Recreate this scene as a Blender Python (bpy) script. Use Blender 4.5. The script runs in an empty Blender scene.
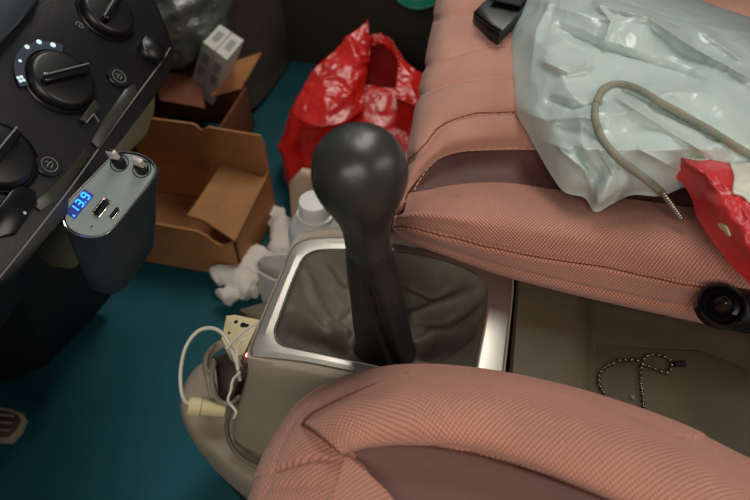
import bpy, bmesh, math, random
from math import sin, cos, pi, radians, sqrt, exp, atan2
from mathutils import Vector, Matrix, noise
random.seed(7)
C = bpy.context.scene.collection
# ------------------------------------------------------------------ camera
FP = 588.0; PIT = radians(49); YAW = radians(12.5); H = .36
FW = Vector((-sin(YAW)*cos(PIT), cos(YAW)*cos(PIT), -sin(PIT)))
RT = Vector((cos(YAW), sin(YAW), 0)); UP = RT.cross(FW)
cam = bpy.data.cameras.new('camera'); co = bpy.data.objects.new('camera', cam); C.objects.link(co)
m = Matrix((RT, UP, -FW)).transposed().to_4x4(); m.translation = Vector((0, 0, H)); co.matrix_world = m
cam.sensor_width = 36; cam.lens = FP/750*36; cam.clip_start = .01
cam.dof.use_dof = True; cam.dof.focus_distance = .43; cam.dof.aperture_fstop = 7.0
bpy.context.scene.camera = co
def ray(px, py): return FW + RT*((px-375)/FP) + UP*((250-py)/FP)
def on(px, py, z=0.0):                       # point of the place at height z seen at a pixel
    r = ray(px, py); t = (z-H)/r.z; return Vector((r.x*t, r.y*t, z))
def dp(px, py, t):
    return Vector((0, 0, H)) + ray(px, py)*t
def onp(px, py, p0, n):
    r = ray(px, py); o = Vector((0, 0, H)); return o + r*((p0-o).dot(n)/r.dot(n))
# ------------------------------------------------------------------ materials
def lin(c): return tuple(((v/255+.055)/1.055)**2.4 if v > 10 else v/255/12.92 for v in c) + (1,)
def mat(name, col, rough=.5, metal=0, spec=.5, bump=0, bscale=200, coat=0, trans=0, emit=None, es=0, alpha=1, var=0, vscale=20, sheen=0, detail=4, dist=0, sss=0):
    m = bpy.data.materials.new(name); m.use_nodes = True; nt = m.node_tree; b = nt.nodes['Principled BSDF']
    b.inputs['Base Color'].default_value = lin(col); b.inputs['Roughness'].default_value = rough
    b.inputs['Metallic'].default_value = metal; b.inputs['Specular IOR Level'].default_value = spec
    b.inputs['Coat Weight'].default_value = coat; b.inputs['Transmission Weight'].default_value = trans
    b.inputs['Alpha'].default_value = alpha; b.inputs['Sheen Weight'].default_value = sheen
    if sss: b.inputs['Subsurface Weight'].default_value = sss; b.inputs['Subsurface Scale'].default_value = .01
    if emit: b.inputs['Emission Color'].default_value = lin(emit); b.inputs['Emission Strength'].default_value = es
    tc = nt.nodes.new('ShaderNodeTexCoord')
    if bump:
        n = nt.nodes.new('ShaderNodeTexNoise'); n.noise_type = 'RIDGED_MULTIFRACTAL' if 'film' in name else 'FBM'; n.normalize = True; n.inputs['Scale'].default_value = bscale; n.inputs['Detail'].default_value = detail; n.inputs['Distortion'].default_value = dist
        nt.links.new(tc.outputs['Object'], n.inputs['Vector'])
        u = nt.nodes.new('ShaderNodeBump'); u.inputs['Strength'].default_value = bump; u.inputs['Distance'].default_value = .002
        nt.links.new(n.outputs['Fac'], u.inputs['Height']); nt.links.new(u.outputs['Normal'], b.inputs['Normal'])
    if True:
        v = var or .06
        n = nt.nodes.new('ShaderNodeTexNoise'); n.inputs['Scale'].default_value = vscale; n.inputs['Detail'].default_value = 5
        nt.links.new(tc.outputs['Object'], n.inputs['Vector'])
        r = nt.nodes.new('ShaderNodeMapRange'); r.inputs['To Min'].default_value = 1-v; r.inputs['To Max'].default_value = 1+v
        r.inputs['From Min'].default_value = .3; r.inputs['From Max'].default_value = .7
        nt.links.new(n.outputs['Fac'], r.inputs['Value'])
        x = nt.nodes.new('ShaderNodeMix'); x.data_type = 'RGBA'; x.blend_type = 'MULTIPLY'; x.inputs[0].default_value = 1
        x.inputs[6].default_value = lin(col); nt.links.new(r.outputs[0], x.inputs[7]); nt.links.new(x.outputs[2], b.inputs['Base Color'])
    return m
def weave(name, col, col2, pitch=.0026, bump=1.0):
    m = bpy.data.materials.new(name); m.use_nodes = True; nt = m.node_tree; b = nt.nodes['Principled BSDF']
    N = nt.nodes.new; L = nt.links.new
    uv = N('ShaderNodeUVMap'); sp = N('ShaderNodeSeparateXYZ'); L(uv.outputs[0], sp.inputs[0])
    def mth(op, a, c=None):
        n = N('ShaderNodeMath'); n.operation = op
        for i, v in enumerate((a, c)):
            if v is None: continue
            if isinstance(v, (int, float)): n.inputs[i].default_value = v
            else: L(v, n.inputs[i])
        return n.outputs[0]
    nz = N('ShaderNodeTexNoise'); nz.inputs['Scale'].default_value = 90; L(uv.outputs[0], nz.inputs['Vector'])
    j = mth('MULTIPLY', mth('SUBTRACT', nz.outputs['Fac'], .5), .9)
    k = 2*pi/pitch
    u = mth('ADD', mth('MULTIPLY', sp.outputs['X'], k), j); v = mth('ADD', mth('MULTIPLY', sp.outputs['Y'], k*.8), j)
    a = mth('ABSOLUTE', mth('SINE', mth('MULTIPLY', mth('ADD', u, v), .5))); c = mth('ABSOLUTE', mth('SINE', mth('MULTIPLY', mth('SUBTRACT', u, v), .5)))
    h = mth('POWER', mth('MULTIPLY', a, c), .6)
    n2 = N('ShaderNodeTexNoise'); n2.inputs['Scale'].default_value = 14; n2.inputs['Detail'].default_value = 4; L(uv.outputs[0], n2.inputs['Vector'])
    mx = N('ShaderNodeMix'); mx.data_type = 'RGBA'; mx.inputs[6].default_value = lin(col2); mx.inputs[7].default_value = lin(col); L(h, mx.inputs[0])
    r = N('ShaderNodeMapRange'); r.inputs['To Min'].default_value = .88; r.inputs['To Max'].default_value = 1.08; r.inputs['From Min'].default_value = .3; r.inputs['From Max'].default_value = .7
    L(n2.outputs['Fac'], r.inputs['Value'])
    x = N('ShaderNodeMix'); x.data_type = 'RGBA'; x.blend_type = 'MULTIPLY'; x.inputs[0].default_value = 1; L(mx.outputs[2], x.inputs[6]); L(r.outputs[0], x.inputs[7])
    L(x.outputs[2], b.inputs['Base Color']); b.inputs['Roughness'].default_value = .85; b.inputs['Sheen Weight'].default_value = .25
    b.inputs['Specular IOR Level'].default_value = .25
    bp = N('ShaderNodeBump'); bp.inputs['Strength'].default_value = bump; bp.inputs['Distance'].default_value = .0007; L(h, bp.inputs['Height']); L(bp.outputs[0], b.inputs['Normal'])
    return m
M = dict(
 seam=mat('seam_shadow_thread', (112,62,52), .9), piping=mat('salmon_piping', (200,128,106), .8),  # seam tubes are coloured dark to draw the shade in the creases
 fabric=weave('salmon_weave', (232,165,142), (152,94,80)),
 fabric_fine=weave('salmon_fine_weave', (222,162,140), (184,124,107), .0013, .5),
 leather=mat('brown_leather', (100,64,58), .6, bump=.15, bscale=500),
 thread=mat('stitch_thread', (232,178,150), .8),
 taupe=mat('taupe_plastic', (150,138,120), .5, bump=.12, bscale=900, spec=.4),
 taupe_lt=mat('light_taupe_plastic', (150,136,118), .5, bump=.12, bscale=900),
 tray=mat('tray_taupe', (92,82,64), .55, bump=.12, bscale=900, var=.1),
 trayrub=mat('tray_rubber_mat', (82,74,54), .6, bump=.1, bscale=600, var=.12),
 silver=mat('satin_silver_paint', (158,154,145), .3, metal=.8, bump=.03, bscale=1200),
 chrome=mat('bright_chrome', (215,210,200), .18, metal=1),
 knob=mat('knob_black_leather', (47,47,44), .37, bump=.12, bscale=160, spec=.6, var=.15, vscale=60),
 sleeve=mat('black_leather_sleeve', (36,34,33), .42, bump=.2, bscale=120),
 boot=mat('grey_leather_boot', (106,100,88), .55, bump=.2, bscale=160, spec=.4, var=.12),
 black=mat('black_plastic', (17,16,18), .36, spec=.5),
 blackgloss=mat('black_gloss_plastic', (14,13,15), .2, spec=.5),
 blacksoft=mat('black_webbing', (20,20,22), .7, bump=.3, bscale=900),
 dash=mat('dash_black_plastic', (19,17,20), .36, spec=.45, bump=.1, bscale=700),
 dash_lo=mat('dash_lower_grey', (30,25,28), .6),
 olive=mat('olive_grey_trim', (110,104,80), .45), lipblack=mat('dash_lip_dark_olive', (50,48,40), .3),
 dashgrey=mat('dash_slate_trim', (44,54,62), .45),
 ringgrey=mat('dial_ring_slate', (52,60,78), .4),
 mark=mat('white_marking', (196,204,200), .5),
 markdim=mat('grey_marking', (104,106,104), .5),
 marky=mat('yellow_marking', (190,190,140), .5),
 markb=mat('blue_marking', (20,120,190), .5),
 led_w=mat('dial_backlight', (200,225,225), .5, emit=(190,222,225), es=.55),
 led_b=mat('blue_display', (10,40,200), .4, emit=(30,110,255), es=6),
 led_b2=mat('blue_display_glow', (66,80,128), .3, emit=(20,50,255), es=.08),
 led_r=mat('red_led', (255,60,80), .4, emit=(255,120,140), es=7),
 plugm=mat('plug_bright_metal', (220,214,206), .38, metal=.5), chg=mat('charger_lit_slate', (150,162,158), .38, metal=.1, spec=.5, var=.1),  # charger face: the light falling on it is put into a paler colour
 chgb=mat('charger_body_slate', (42,52,58), .45, spec=.5),
 teal=mat('teal_floor_mat', (5,80,92), .8, bump=.35, bscale=260, var=.14, vscale=9),
 carpet=mat('dark_brown_carpet', (64,56,48), .95, bump=.6, bscale=400, var=.15),
 trimdoor=mat('door_trim_brown', (62,54,46), .7, bump=.2, bscale=500),
 green=mat('green_plastic', (20,120,95), .4),
 card=mat('cardboard', (178,124,76), .8, bump=.15, bscale=90, var=.1, vscale=35),
 card2=mat('cardboard_reddish', (128,78,54), .85, bump=.15, bscale=90, var=.1),
 white=mat('white_card', (222,222,212), .6),
 greyprint=mat('grey_print', (162,164,156), .6),
 goldprint=mat('olive_print', (150,140,90), .6),
 cotton=mat('white_cotton', (226,216,208), .9, bump=.5, bscale=300, var=.08),
 paper=mat('white_paper', (214,212,206), .75, bump=.1, bscale=60),
 redbag=mat('red_plastic_film', (214,36,30), .28, bump=.5, bscale=55, spec=.6, detail=3, dist=1.2, var=.22, vscale=22, sss=.2),
 redin=mat('red_plastic_shaded', (110,14,14), .9, spec=.1, var=.2),  # bag film darkened in colour for the shade inside the opening
 whitebag=mat('pale_plastic_film', (196,212,206), .3, bump=1.0, bscale=16, spec=.6, detail=2, dist=1.5, var=.10, vscale=7, sss=.15),
 clearbag=mat('clear_plastic_film', (110,118,108), .22, bump=.8, bscale=70, spec=.7, detail=3, dist=1.5, trans=.35),
 redprint=mat('red_printed_film', (206,52,56), .35, bump=.3, bscale=60, detail=3, dist=1),
 whiteprint=mat('cream_printed_film', (214,216,200), .35, bump=.3, bscale=60),
 cord=mat('grey_drawcord', (150,148,130), .8, bump=.6, bscale=900),
 aglet=mat('beaded_metal_tip', (150,142,130), .25, metal=.8),
 bottle=mat('white_bottle_plastic', (222,226,224), .4, sss=.1),
 cap=mat('white_cap', (240,240,236), .4),
 beige=mat('beige_pouch', (206,176,152), .6),
 cream=mat('cream_plastic', (222,206,160), .45),
 cable=mat('white_cable', (212,208,190), .45),
 cable2=mat('grey_cable', (128,120,104), .5),
 bead=mat('dark_ball_chain', (130,120,104), .22, metal=.9),
 pedal=mat('pedal_rubber', (70,52,46), .6),
 pedalrim=mat('pedal_metal_rim', (176,170,140), .35, metal=.5),
)
# ------------------------------------------------------------------ helpers
def link(name, me, mt, parent=None):
    o = bpy.data.objects.new(name, me); C.objects.link(o)
    if mt is not None: me.materials.append(mt)
    if parent is not None: o.parent = parent; o.matrix_parent_inverse = parent.matrix_world.inverted()
    return o
def obj(name, bm, mt, parent=None, smooth=True, ang=None):
    bmesh.ops.recalc_face_normals(bm, faces=bm.faces[:]) if ang != 'keep' else None
    me = bpy.data.meshes.new(name); bm.to_mesh(me); bm.free()
    for p in me.polygons: p.use_smooth = smooth
    if smooth and ang != 'keep': me.set_sharp_from_angle(angle=radians(ang or 40))
    o = link(name, me, mt, parent)
    if parent is None: recenter(o)
    return o
def recenter(o):
    me = o.data; vs = [v.co for v in me.vertices]
    if not vs: return
    c = sum(vs, Vector())/len(vs); c.z = min(v.z for v in vs)
    me.transform(Matrix.Translation(-c)); o.location = c
def thing(name, label, cat, loc=(0, 0, 0), group=None):
    o = bpy.data.objects.new(name, None); C.objects.link(o); o.location = loc
    o.matrix_world = Matrix.Translation(Vector(loc)); o.empty_display_size = .01
    o['label'] = label; o['category'] = cat
    if group: o['group'] = group
    return o
def tag(o, label, cat, group=None):
    o['label'] = label; o['category'] = cat
    if group: o['group'] = group
    return o
def struct(o): o['kind'] = 'structure'; return o
def box(bm, c, s, rot=None, bev=0, seg=2):
    r = bmesh.ops.create_cube(bm, size=1); vs = r['verts']
    mx = Matrix.Translation(Vector(c)) @ (rot.to_4x4() if rot else Matrix()) @ Matrix.Diagonal((*s, 1))
    bmesh.ops.transform(bm, matrix=mx, verts=vs)
    if bev:
        es = list({e for v in vs for e in v.link_edges}); bmesh.ops.bevel(bm, geom=es, offset=bev, segments=seg, affect='EDGES', profile=.5)
def basis(n, u=None):
    n = Vector(n).normalized(); a = Vector(u) if u is not None else (Vector((0, 0, 1)) if abs(n.z) < .9 else Vector((1, 0, 0)))
    x = (a - n*a.dot(n)).normalized(); return Matrix((x, n.cross(x), n)).transposed()
def lathe(bm, prof, o, axis, seg=48, sx=1, sy=1, u=None):
    B = basis(axis, u); o = Vector(o); rings = []
    for h, r in prof:
        if r < 1e-6: rings.append([bm.verts.new(o + B @ Vector((0, 0, h)))])
        else: rings.append([bm.verts.new(o + B @ Vector((r*sx*cos(2*pi*i/seg), r*sy*sin(2*pi*i/seg), h))) for i in range(seg)])
    for a, b in zip(rings, rings[1:]):
        for i in range(seg):
            j = (i+1) % seg
            f = [a[0], b[j], b[i]] if len(a) == 1 else ([a[i], a[j], b[0]] if len(b) == 1 else [a[i], a[j], b[j], b[i]])
            bm.faces.new(f)
    for R in (rings[0], rings[-1]):
        if len(R) > 1: bm.faces.new(R)
def cr(p, t):                                  # Catmull-Rom over list, t in 0..n-1
    n = len(p)-1; i = min(int(t), n-1) if n > 0 else 0; f = t-i
    p1 = p[i]; p2 = p[min(i+1, n)]; p0 = p[i-1] if i > 0 else p1*2-p2; p3 = p[i+2] if i+2 <= n else p2*2-p1
    return ((p1*2) + (p2-p0)*f + (p0*2-p1*5+p2*4-p3)*f*f + (p1*3-p0-p2*3+p3)*f**3)*.5
def smooth(pts, n, closed=False):
    pts = [Vector(p) for p in pts]
    if closed:
        k = len(pts); q = [pts[-1]]+pts+pts[:2]
        return [cr(q, 1+k*i/n) for i in range(n)]
    return [cr(pts, (len(pts)-1)*i/(n-1)) for i in range(n)]
def tube(bm, pts, r, n=None, seg=10, closed=False, taper=None):
    P = smooth(pts, n or max(8, len(pts)*6), closed); rings = []; prev = None
    k = len(P)
    for i, p in enumerate(P):
        t = (P[(i+1) % k]-P[i-1]) if closed else (P[min(i+1, k-1)]-P[max(i-1, 0)])
        t.normalize()
        if prev is None: x = basis(t).col[0].copy()
        else: x = (prev - t*prev.dot(t)).normalized()
        prev = x; y = t.cross(x); rr = r*(taper(i/(k-1)) if taper else 1)
        rings.append([bm.verts.new(p + x*rr*cos(2*pi*j/seg) + y*rr*sin(2*pi*j/seg)) for j in range(seg)])
    for i in range(k if closed else k-1):
        a = rings[i]; b = rings[(i+1) % k]
        for j in range(seg): bm.faces.new([a[j], a[(j+1) % seg], b[(j+1) % seg], b[j]])
    if not closed: bm.faces.new(rings[0][::-1]); bm.faces.new(rings[-1])
def segdist(p, poly):
    best = 9
    for a, b in zip(poly, poly[1:]):
        ab = b-a; t = max(0, min(1, (p-a).dot(ab)/max(ab.length_squared, 1e-12))); d = (p-a-ab*t).length
        if d < best: best = d
    return best
def pix(p):
    d = p-Vector((0, 0, H)); f = max(d.dot(FW), .02); return Vector((375+FP*d.dot(RT)/f, 250-FP*d.dot(UP)/f, 0))
def seam_on(o, path, r=.0006, mt='seam', parent=None, lift=.0002, n=60):
    nu, nv, out = SHEETS[o.name]; P = smooth([Vector((x, y, 0)) for x, y in path], n); q = []
    flat = [(pix(v), v) for row in out for v in row]
    for p in P:
        near = [t for t in flat if abs(t[0].x-p.x) < 5 and abs(t[0].y-p.y) < 5]
        if not near: continue
        near = sorted(near, key=lambda t: (t[0]-p).length_squared)[:4]; q.append(sum((t[1] for t in near), Vector())/len(near)+Vector((0, 0, lift)))
    bm = bmesh.new(); tube(bm, q[::2], r, n=90, seg=6); return obj('seam', bm, M[mt], parent)
SHEETS = {}
def sheet(name, rows, nu, nv, mt, parent=None, grooves=(), fn=None, thick=.003, uvs=1.0, flip=False, px=True):
    """rows of control points (px, py, z) -> smooth sheet of cloth or plastic with real thickness"""
    R = [[(on(*q) if px else Vector(q)) for q in r] for r in rows]
    mid = [smooth(r, nv) for r in R]
    G = [[None]*nv for _ in range(nu)]
    for j in range(nv):
        c = smooth([r[j] for r in mid], nu)
        for i in range(nu): G[i][j] = c[i]
    # mesh-wise arc lengths for the uv
    U = [[0]*nv for _ in range(nu)]; V = [[0]*nv for _ in range(nu)]
    for j in range(nv):
        for i in range(1, nu): U[i][j] = U[i-1][j]+(G[i][j]-G[i-1][j]).length
    for i in range(nu):
        for j in range(1, nv): V[i][j] = V[i][j-1]+(G[i][j]-G[i][j-1]).length
    ctr = nu//2
    for i in range(nu):
        for j in range(nv): pass
    NN = [[None]*nv for _ in range(nu)]
    for i in range(nu):
        for j in range(nv):
            a = G[min(i+1, nu-1)][j]-G[max(i-1, 0)][j]; b = G[i][min(j+1, nv-1)]-G[i][max(j-1, 0)][:] if False else G[i][min(j+1, nv-1)]-G[i][max(j-1, 0)]
            n = a.cross(b)
            if n.length < 1e-12: n = Vector((0, 0, 1))
            n.normalize(); NN[i][j] = -n if flip else n
    gp = [([Vector((q.x, q.y, 0)) for q in smooth([Vector(z) for z in g[0]], 24)], g[1], g[2], g[3] if len(g) > 3 else 0) for g in grooves]
    out = [[None]*nv for _ in range(nu)]
    for i in range(nu):
        for j in range(nv):
            p = G[i][j].copy(); d = 0
            pp_ = pix(p) if gp else None
            for poly, dep, w, side in gp:
                q = segdist(pp_, poly)/1350
                if q < 4*w: d -= dep*exp(-(q/w)**2)
                if side and q < .03:
                    k = min(range(len(poly)-1), key=lambda t: (pp_-(poly[t]+poly[t+1])*.5).length_squared); e = poly[k+1]-poly[k]; f = pp_-poly[k]
                    if (e.x*f.y-e.y*f.x)*side < 0: d += abs(side)*(exp(-(q/.009)**2)-exp(-(q/.0012)**2))
            if fn: d += fn(p, i/(nu-1), j/(nv-1))
            out[i][j] = p + NN[i][j]*d
    bm = bmesh.new(); uvl = bm.loops.layers.uv.new('UVMap')
    W = [[bm.verts.new(out[i][j]) for j in range(nv)] for i in range(nu)]
    for i in range(nu-1):
        for j in range(nv-1):
            idx = [(i, j), (i+1, j), (i+1, j+1), (i, j+1)]
            if flip: idx.reverse()
            try: f = bm.faces.new([W[a][b] for a, b in idx])
            except ValueError: continue
            for l, (a, b) in zip(f.loops, idx): l[uvl].uv = (U[a][b]*.5+U[a][0]*.5 if False else U[a][nv//2]*uvs, V[a][b]*uvs)
    o = obj(name, bm, mt, parent, ang='keep'); SHEETS[o.name] = (nu, nv, out)
    if thick:
        s = o.modifiers.new('thickness', 'SOLIDIFY'); s.thickness = thick; s.offset = -1
    return o
def prism(bm, pts, d, bev=0):                  # polygon of 3D points extruded by vector d
    a = [bm.verts.new(Vector(p)) for p in pts]; b = [bm.verts.new(Vector(p)+Vector(d)) for p in pts]
    n = len(a); fs = [bm.faces.new(a[::-1]), bm.faces.new(b)]
    for i in range(n): bm.faces.new([a[i], a[(i+1) % n], b[(i+1) % n], b[i]])
    if bev:
        es = list({e for f in fs for e in f.edges}); bmesh.ops.bevel(bm, geom=es, offset=bev, segments=2, affect='EDGES', profile=.5)
def ridge(p, s, seed=0):
    q = p*s + Vector((seed*7.1, seed*3.3, seed*1.7)); w = Vector((noise.noise(q*.7), noise.noise(q*.7+Vector((9, 2, 5))), noise.noise(q*.7+Vector((3, 7, 1)))))
    return 1-2*abs(noise.noise(q+w*.8))
def crump(p, s, seed=0): return ridge(p, s, seed)*.55 + ridge(p, s*2.1, seed+3)*.3 + ridge(p, s*4.3, seed+5)*.15
def outline(loop, cx, cy, N, z=0):              # star-shaped px loop resampled by angle
    P = smooth([Vector((x, y, 0)) for x, y in loop], 400, True); A = sorted(((atan2(p.y-cy, p.x-cx), p) for p in P), key=lambda t: t[0])
    res = []
    for i in range(N):
        a = -pi+2*pi*i/N; b = min(A, key=lambda t: abs(t[0]-a)); 
        k = A.index(b); lo = A[k-1] if b[0] > a else b; hi = b if b[0] > a else A[(k+1) % len(A)]
        da = (hi[0]-lo[0]) % (2*pi); f = ((a-lo[0]) % (2*pi))/da if da > 1e-9 else 0
        res.append(lo[1].lerp(hi[1], min(max(f, 0), 1)))
    return res
def rings(bm, R, cap=False):
    V = [[bm.verts.new(p) for p in r] for r in R]; n = len(R[0])
    for a, b in zip(V, V[1:]):
        for i in range(n): bm.faces.new([a[i], a[(i+1) % n], b[(i+1) % n], b[i]])
    if cap: bm.faces.new(V[-1])
    return V

# ------------------------------------------------------------------ setting
bm = bmesh.new(); nx, ny = 90, 90
def fz(x, y): return -.3 + .003*noise.noise(Vector((x*9, y*9, 0))) + .004*exp(-((y-.33)/.03)**2)
V = [[bm.verts.new((-1.0+1.9*i/nx, -.5+1.56*j/ny, fz(-1.0+1.9*i/nx, -.5+1.56*j/ny))) for j in range(ny+1)] for i in range(nx+1)]
for i in range(nx):
    for j in range(ny): bm.faces.new([V[i][j], V[i+1][j], V[i+1][j+1], V[i][j+1]])
o = obj('floor', bm, M['teal'], ang='keep'); struct(o)
s = o.modifiers.new('thickness', 'SOLIDIFY'); s.thickness = .012; s.offset = -1
# dark carpeted kick wall in front of and beside the passenger footwell
rowsK = []
for y, z in ((.60, -.296), (.70, -.297), (.80, -.285), (.90, -.23), (.98, -.12), (1.02, .1)):
    rowsK.append([(-.98, y-.12, z+.01), (-.75, y-.06, z+.01), (-.52, y, z+.005), (-.44, y+.05, z)] + [(-.41, y+.09, z)])
bm = bmesh.new()
box(bm, (0, 1.05, -.02), (2.0, .05, .62), bev=.01)
struct(obj('wall_passenger_side', bm, M['trimdoor']))
rows = [[(-1.0, .72, -.292), (-.70, .78, -.292), (-.50, .80, -.293), (-.425, .83, -.295), (-.405, 1.0, -.297)],
        [(-1.0, .80, -.24), (-.70, .86, -.24), (-.50, .88, -.25), (-.435, .90, -.265), (-.41, 1.03, -.28)],
        [(-1.0, .90, -.12), (-.72, .95, -.12), (-.55, .97, -.14), (-.46, .99, -.17), (-.41, 1.03, -.2)],
        [(-1.0, .96, .1), (-.75, 1.0, .1), (-.6, 1.02, .05), (-.5, 1.03, 0), (-.42, 1.035, -.05)]]
struct(sheet('wall_wheel_arch', rows, 40, 60, M['carpet'], thick=.004, px=False))
bm = bmesh.new(); box(bm, (-1.0, .27, .0), (.05, 1.6, .62), bev=.01); struct(obj('wall_front', bm, M['carpet']))
bm = bmesh.new(); tube(bm, [on(300, -12, -.2), on(322, 8, -.215), on(345, 32, -.235), on(362, 48, -.26), on(392, 66, -.285)], .006)
struct(obj('trim_1', bm, M['black']))

# ------------------------------------------------------------------ centre console
con = thing('center_console', 'taupe plastic centre console with silver gear surround between the two seats', 'console', (-.05, .25, -.3))
OUT = [(250,353),(257,332),(269,303),(282,273),(290,252),(299,242),(316,238),(345,238),(380,242),(430,250),(470,258),(498,266),(510,275),(512,290),(508,330),(503,374),(498,392),(486,397),(455,391),(415,383),(371,375),(310,363),(262,357)]
INN = [(275,332),(280,316),(290,288),(298,269),(305,257),(318,251),(345,250),(380,251),(410,253),(445,261),(468,270),(482,280),(488,295),(485,320),(478,356),(474,374),(464,382),(440,379),(385,368),(330,356),(290,347),(279,341)]
N = 160; oL = outline(OUT, 385, 312, N); iL = outline(INN, 385, 312, N)
def ring(f, z, grow=0): return [on(a.x+(b.x-a.x)*f, a.y+(b.y-a.y)*f, z) for a, b in zip(oL, iL)]
bm = bmesh.new()
rings(bm, [ring(0, -.006), ring(0, -.0005), ring(.03, .0004), ring(.07, .0007), ring(.5, .0010), ring(.90, .0007), ring(.95, .0002), ring(.98, -.004)])
obj('gear_surround', bm, M['silver'], con, ang=6)
bm = bmesh.new()
tube(bm, [p for p in ring(.97, .0003)][::2], .0009, n=160, seg=8, closed=True)
obj('chrome_lip', bm, M['chrome'], con)
# body around the surround
cen = Vector((-.045, .25, 0)); R0 = ring(0, -.002)
def grow(f, z, front, near, far, rear):
    out = []
    for p in R0:
        d = Vector((p.x-cen.x, p.y-cen.y, 0)); dn = d.normalized()
        g = f; q = p + dn*g
        q.x += -front*max(0, -dn.x)**1.2 + rear*max(0, dn.x)**1.2; q.y += -near*max(0, -dn.y) + far*max(0, dn.y); q.z = z; out.append(q)
    return out
bm = bmesh.new()
rings(bm, [grow(-.002, -.004, 0, 0, 0, 0), grow(.0, -.0012, 0, 0, 0, 0), grow(.001, -.0008, 0, .001, .006, 0), grow(.001, -.0005, 0, .005, .014, -.003), grow(.001, -.004, 0, .009, .019, -.005),
           grow(.001, -.012, 0, .012, .021, -.006), grow(.002, -.03, .003, .015, .022, -.007), grow(.004, -.06, .010, .018, .022, -.009), grow(.006, -.10, .024, .022, .022, -.011), grow(.008, -.15, .034, .024, .022, -.013), grow(.010, -.296, .036, .024, .022, -.015)])
obj('console_body', bm, M['taupe'], con, ang=60)
# lower wing that sticks out in front
bm = bmesh.new()
W0 = [(-.235, .212), (-.236, .238), (-.222, .256), (-.18, .262), (-.10, .262), (.10, .262), (.10, .14), (-.05, .135), (-.13, .145), (-.19, .168), (-.222, .19)]
base = smooth([Vector((x, y, 0)) for x, y in W0], 90, True); wc = Vector((-.1, .2, 0))
def wr(s, z): return [Vector((wc.x+(p.x-wc.x)*s, wc.y+(p.y-wc.y)*s, z)) for p in base]
vv = rings(bm, [wr(.8, -.138), wr(.9, -.136), wr(.95, -.138), wr(.985, -.145), wr(1.0, -.158), wr(.995, -.18), wr(.975, -.205), wr(.95, -.22), wr(.9, -.224)])
bm.faces.new(vv[0])
obj('lower_wing', bm, M['taupe'], con, ang=60)
bm = bmesh.new(); rings(bm, [[p+Vector((.012, 0, 0)) for p in wr(.93, -.222)], [p+Vector((.012, 0, 0)) for p in wr(.95, -.235)], [p+Vector((.012, -.004, 0)) for p in wr(.95, -.26)], [p+Vector((.012, -.004, 0)) for p in wr(.9, -.296)]], cap=True)
obj('console_foot', bm, M['dash_lo'], con, ang=60)
# rear tray
def traypt(x, y):
    a = 1/(1+exp(-(x-.103)/.0035)); z = -.005 - .017*a
    e = exp(-((y-.345)/.008)**2)*.0
    return z
bm = bmesh.new(); xs = [.0475+.36*(i/80)**1.2 for i in range(81)]; ys = [.15+.20*j/50 for j in range(51)]
V = [[bm.verts.new((x, y, traypt(x, y) - (0.004 if i == 0 else 0))) for j, y in enumerate(ys)] for i, x in enumerate(xs)]
for i in range(80):
    for j in range(50): bm.faces.new([V[i][j], V[i+1][j], V[i+1][j+1], V[i][j+1]])
for j0, yy in ((0, -.012), (50, .012)):
    a = [bm.verts.new((x, ys[j0]+yy, -.03)) for x in xs]; b = [bm.verts.new((x, ys[j0]+yy, -.296)) for x in xs]
    for i in range(80):
        bm.faces.new([V[i][j0], V[i+1][j0], a[i+1], a[i]]); bm.faces.new([a[i], a[i+1], b[i+1], b[i]])
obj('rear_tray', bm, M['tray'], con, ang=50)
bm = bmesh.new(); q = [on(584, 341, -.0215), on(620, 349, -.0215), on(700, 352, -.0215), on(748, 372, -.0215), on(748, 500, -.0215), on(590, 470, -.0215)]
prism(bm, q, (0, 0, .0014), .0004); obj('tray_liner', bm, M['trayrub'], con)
bm = bmesh.new(); lathe(bm, [(0, .0035), (.001, .0034), (.0018, .002), (.002, 0)], on(632, 398, -.0203), (0, 0, 1), 20, sx=.5, sy=.5); obj('tray_stud', bm, M['taupe_lt'], con)

# ------------------------------------------------------------------ gear lever
lev = thing('gear_lever', 'black gear lever with round ball knob rising from the silver surround', 'gear lever', (-.05, .24, -.025))
KC = Vector((-.059, .228, .152)); KB = on(379, 342, -.022); AX = (KC-KB).normalized(); LEN = (KC-KB).length
bm = bmesh.new()
prof = [(-.082, .0125), (-.070, .0135), (-.055, .0137), (-.043, .0142), (-.034, .0158), (-.026, .0186), (-.019, .0212), (-.012, .0238), (-.006, .0253), (0, .0258), (.006, .0252), (.012, .0232), (.017, .0202), (.0205, .0165), (.0232, .0115), (.0245, .006), (.0248, 0)]
P = smooth([Vector((a, b, 0)) for a, b in prof], 60); lathe(bm, [(p.x, max(p.y, 0)) for p in P], KC, AX, 64)
for v in bm.verts:
    v.co += (v.co-KC).normalized()*noise.noise(v.co*90)*.0004
kn = obj('knob', bm, M['knob'], lev, ang=80)
bm = bmesh.new()   # worn shift pattern cap on top
B = basis(AX); 
for a in (-1, 0, 1):
    t0 = KC + AX*.0249
    tube(bm, [t0+B@Vector((a*.0035, -.004, -.0001)), t0+B@Vector((a*.0035, .004, -.0001))], .0002, n=6, seg=6)
tube(bm, [t0+B@Vector((-.0035, 0, -.0001)), t0+B@Vector((.0035, 0, -.0001))], .0002, n=6, seg=6)
obj('shift_pattern', bm, M['boot'], kn)
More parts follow.
